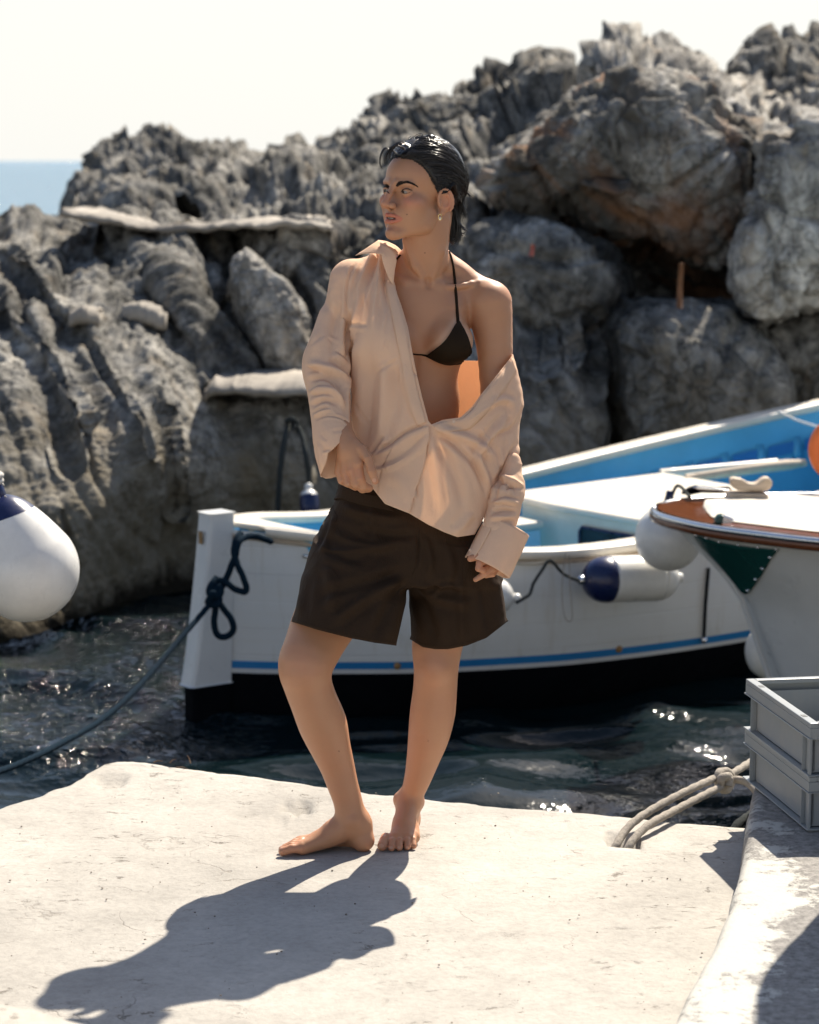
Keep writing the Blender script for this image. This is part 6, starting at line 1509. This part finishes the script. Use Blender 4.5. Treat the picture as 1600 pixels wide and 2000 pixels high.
# open the underside where the armhole tube would be capped; drop the torso cap below
dm |= (W_ > 1052)
V, F = cut(V, F, dm, [OPEN[:19], HEM, CUFF[:9], [(628, 930), (636, 935), (648, 934), (657, 930)]], 9)
TB = to_bvh(V, F); garment('shirt', V, F, PEACH)
# placket strips
def strip(name, e0, e1, n=60, m=5, bvh=None, off=.0022, mat=PEACH, thick=.0018):
    o = drape(name, [e0, e1], bvh or TB, mat, n, m, off, thick, 1); return child(o, person)
strip('front_placket', [(770, 552), (780, 592), (792, 640), (801, 690), (810, 735), (820, 777), (833, 824)], [(752, 548), (762, 600), (772, 650), (782, 700), (792, 750), (803, 800), (815, 832)])
strip('neckline_placket', [(846, 832), (866, 823), (900, 818), (922, 799), (940, 774), (965, 745), (987, 717), (1000, 700)], [(858, 845), (880, 843), (915, 838), (940, 817), (958, 795), (980, 768), (998, 742), (1008, 724)])
# the buttoned-over front flap, lifted off the panel below towards its free edge
def flap(name, rows, bvh, nu, nv, offs, mat=PEACH):
    R = [spl(r, nu) for r in rows]; G = np.stack([spl([r[i] for r in R], nv) for i in range(nu)], 0)
    V = np.array([[hit(bvh, *G[i, j], offs(i / (nu - 1), j / (nv - 1))) for j in range(nv)] for i in range(nu)])
    for _ in range(2):
        W = V.copy(); W[1:-1, 1:-1] = (V[:-2, 1:-1] + V[2:, 1:-1] + V[1:-1, :-2] + V[1:-1, 2:]) / 4; V = W
    o = mk(name, V.reshape(-1, 3), grid_faces(nu, nv), mat); md = o.modifiers.new('s', 'SOLIDIFY'); md.thickness = .0014; md.offset = 0; return child(o, person)
flap('front_flap', [[(838, 832), (839, 845), (837, 870), (834, 890), (827, 915), (819, 939), (810, 970), (800, 1003)], [(822, 838), (818, 856), (812, 880), (804, 905), (797, 930), (790, 955), (784, 975), (776, 995)],
                    [(795, 848), (788, 868), (780, 890), (772, 915), (768, 935), (765, 955), (762, 970), (758, 986)], [(770, 862), (762, 880), (752, 900), (745, 918), (742, 932), (739, 945), (738, 955), (737, 966)]],
     TB, 40, 16, lambda a, b: .0052 * (1 - b) ** 1.2 + .0004)
# collar: two folded leaves standing at the neck
def sheet(name, rows, mat=PEACH, n=14, m=10, thick=.0016):
    R_ = [spl([P(*q) for q in r], n) for r in rows]; G_ = np.stack([spl([r[i] for r in R_], m) if len(rows) > 2 else np.linspace(R_[0][i], R_[1][i], m) for i in range(n)], 0)
    V = G_.reshape(-1, 3); V = V + .0012 * np.stack([fbm(V * 22, 2, 70 + q) for q in range(3)], 1)
    o = mk(name, V, grid_faces(n, m), mat); md = o.modifiers.new('s', 'SOLIDIFY'); md.thickness = thick; md.offset = 0; return child(o, person)
sheet('collar', [[(739, 470, 5.905), (752, 474, 5.90), (768, 483, 5.89), (778, 494, 5.885)], [(722, 481, 5.87), (740, 484, 5.865), (757, 492, 5.86), (768, 505, 5.86)], [(694, 499, 5.845), (720, 494, 5.85), (745, 497, 5.85), (758, 506, 5.855)]])
sheet('collar', [[(742, 474, 5.875), (756, 480, 5.865), (769, 492, 5.86), (775, 510, 5.86)], [(744, 492, 5.855), (754, 502, 5.85), (764, 514, 5.85), (771, 528, 5.855)], [(747, 508, 5.85), (752, 525, 5.845), (760, 545, 5.845), (768, 556, 5.85)]])
sheet('collar', [[(739, 469, 5.93), (755, 472, 5.94), (772, 480, 5.96), (784, 490, 5.97)], [(741, 480, 5.90), (757, 484, 5.905), (770, 492, 5.92), (778, 500, 5.94)]])
# lower sleeve, bunched, in front of the panel
Sl = SDF(); Sl.chain([(1002, 900, 5.84, 14), (1000, 925, 5.83, 20), (997, 952, 5.815, 27), (988, 975, 5.80, 31), (983, 1000, 5.79, 30), (976, 1022, 5.78, 29), (970, 1045, 5.775, 27)], .01, n=20)
V, F = poly_sdf(Sl, .0028, it=3)
V = folds(V, F, [([(970, 935), (990, 940), (1018, 960)], 5, .007, 's'), ([(962, 985), (985, 978), (1015, 985)], 4.5, .008, 'r'), ([(958, 1000), (985, 996), (1012, 1000)], 4, -.007, 'r'), ([(955, 1012), (985, 1010), (1008, 1010)], 4, .006, 'r'), ([(985, 915), (975, 945), (962, 985)], 4, -.005, 'r'), ([(985, 960), (1000, 950), (1022, 955)], 4, -.006, 'r')])
V = V + normals(V, F) * (.003 * fbm(V * 16, 3, 80) + .0022 * ridged(V * (14, 14, 36), 2, 84))[:, None]
garment('lower_sleeve', V, F, PEACH)
# big turned cuff: tapered open tube
c0_ = P(991, 1030, 5.785); c1_ = P(951, 1109, 5.755); d_ = (c1_ - c0_); Lc = np.linalg.norm(d_); R_ = align(d_, (1, 0, .5)); V = []
nr_, na_ = 22, 72
for i in range(nr_):
    f = i / (nr_ - 1); 
    for j in range(na_):
        a = 2 * math.pi * j / na_; rx = .0555 * (1 + .05 * f) * (1 + .03 * math.sin(3 * a + 1)); ry = .047
        rx *= 1 + .10 * math.exp(-((a - .35) / .3) ** 2) * (1 - f)
        V.append(c0_ + R_ @ np.array((rx * math.cos(a), ry * math.sin(a), Lc * f)))
V = np.array(V); V = V + .0022 * np.stack([fbm(V * 15, 3, 90 + q) for q in range(3)], 1); V += .0019 * np.stack([ridged(V * (22, 22, 9), 2, 95 + q) for q in range(3)], 1)
F = grid_faces(nr_, na_, False, True); CB = to_bvh(V, F); garment('cuff', V, F, PEACH, .002)
# top of the cuff closes onto the sleeve
V2 = []
for i in range(6):
    f = i / 5
    for j in range(na_): V2.append(V[j] * (1 - .62 * f) + (c0_ - d_ / Lc * .012) * (.62 * f))
garment('cuff_top', np.array(V2), grid_faces(6, na_, False, True), PEACH, .0015)
strip('cuff_placket', [(949, 1014), (940, 1033), (925, 1062), (914, 1086)], [(966, 1021), (956, 1042), (941, 1070), (927, 1090)], 24, 6, CB, .003)
# buttons
BTN = paint('peach_button', (.78, .58, .44), .3, .05)
for (u, v, bv_, r) in ((831, 837, TB, .0058), (948, 1025, CB, .0056), (921, 1076, CB, .0050), (886, 823, TB, .005)):
    r *= .82; c = hit(bv_, u, v, .0034); n_ = np.array((-.05, -1, .1)); V, F = lathe_vf([(.0001, .0012), (r * .45, .0012), (r * .55, .0006), (r * .7, .0008), (r * .82, .0020), (r * .95, .0018), (r, .0004), (r * .9, -.003)], 20, c, align(n_)); child(mk('button', V, F, BTN), person)
# monogram stitched near the hem: small raised marks
parts = []
for pl in ([(799, 905), (797, 911), (800, 916)], [(804, 899), (807, 903), (803, 908)], [(808, 898), (811, 902), (810, 905)], [(806, 908), (810, 912), (815, 908)], [(816, 903), (820, 909), (816, 915)], [(803, 914), (808, 917), (811, 915)], [(818, 914), (822, 917)]):
    parts.append(tube_vf(np.array([hit(TB, u, v, .003) for u, v in spl(pl, 8)]), .0011, 5))
hairs('monogram', parts, PEACH)
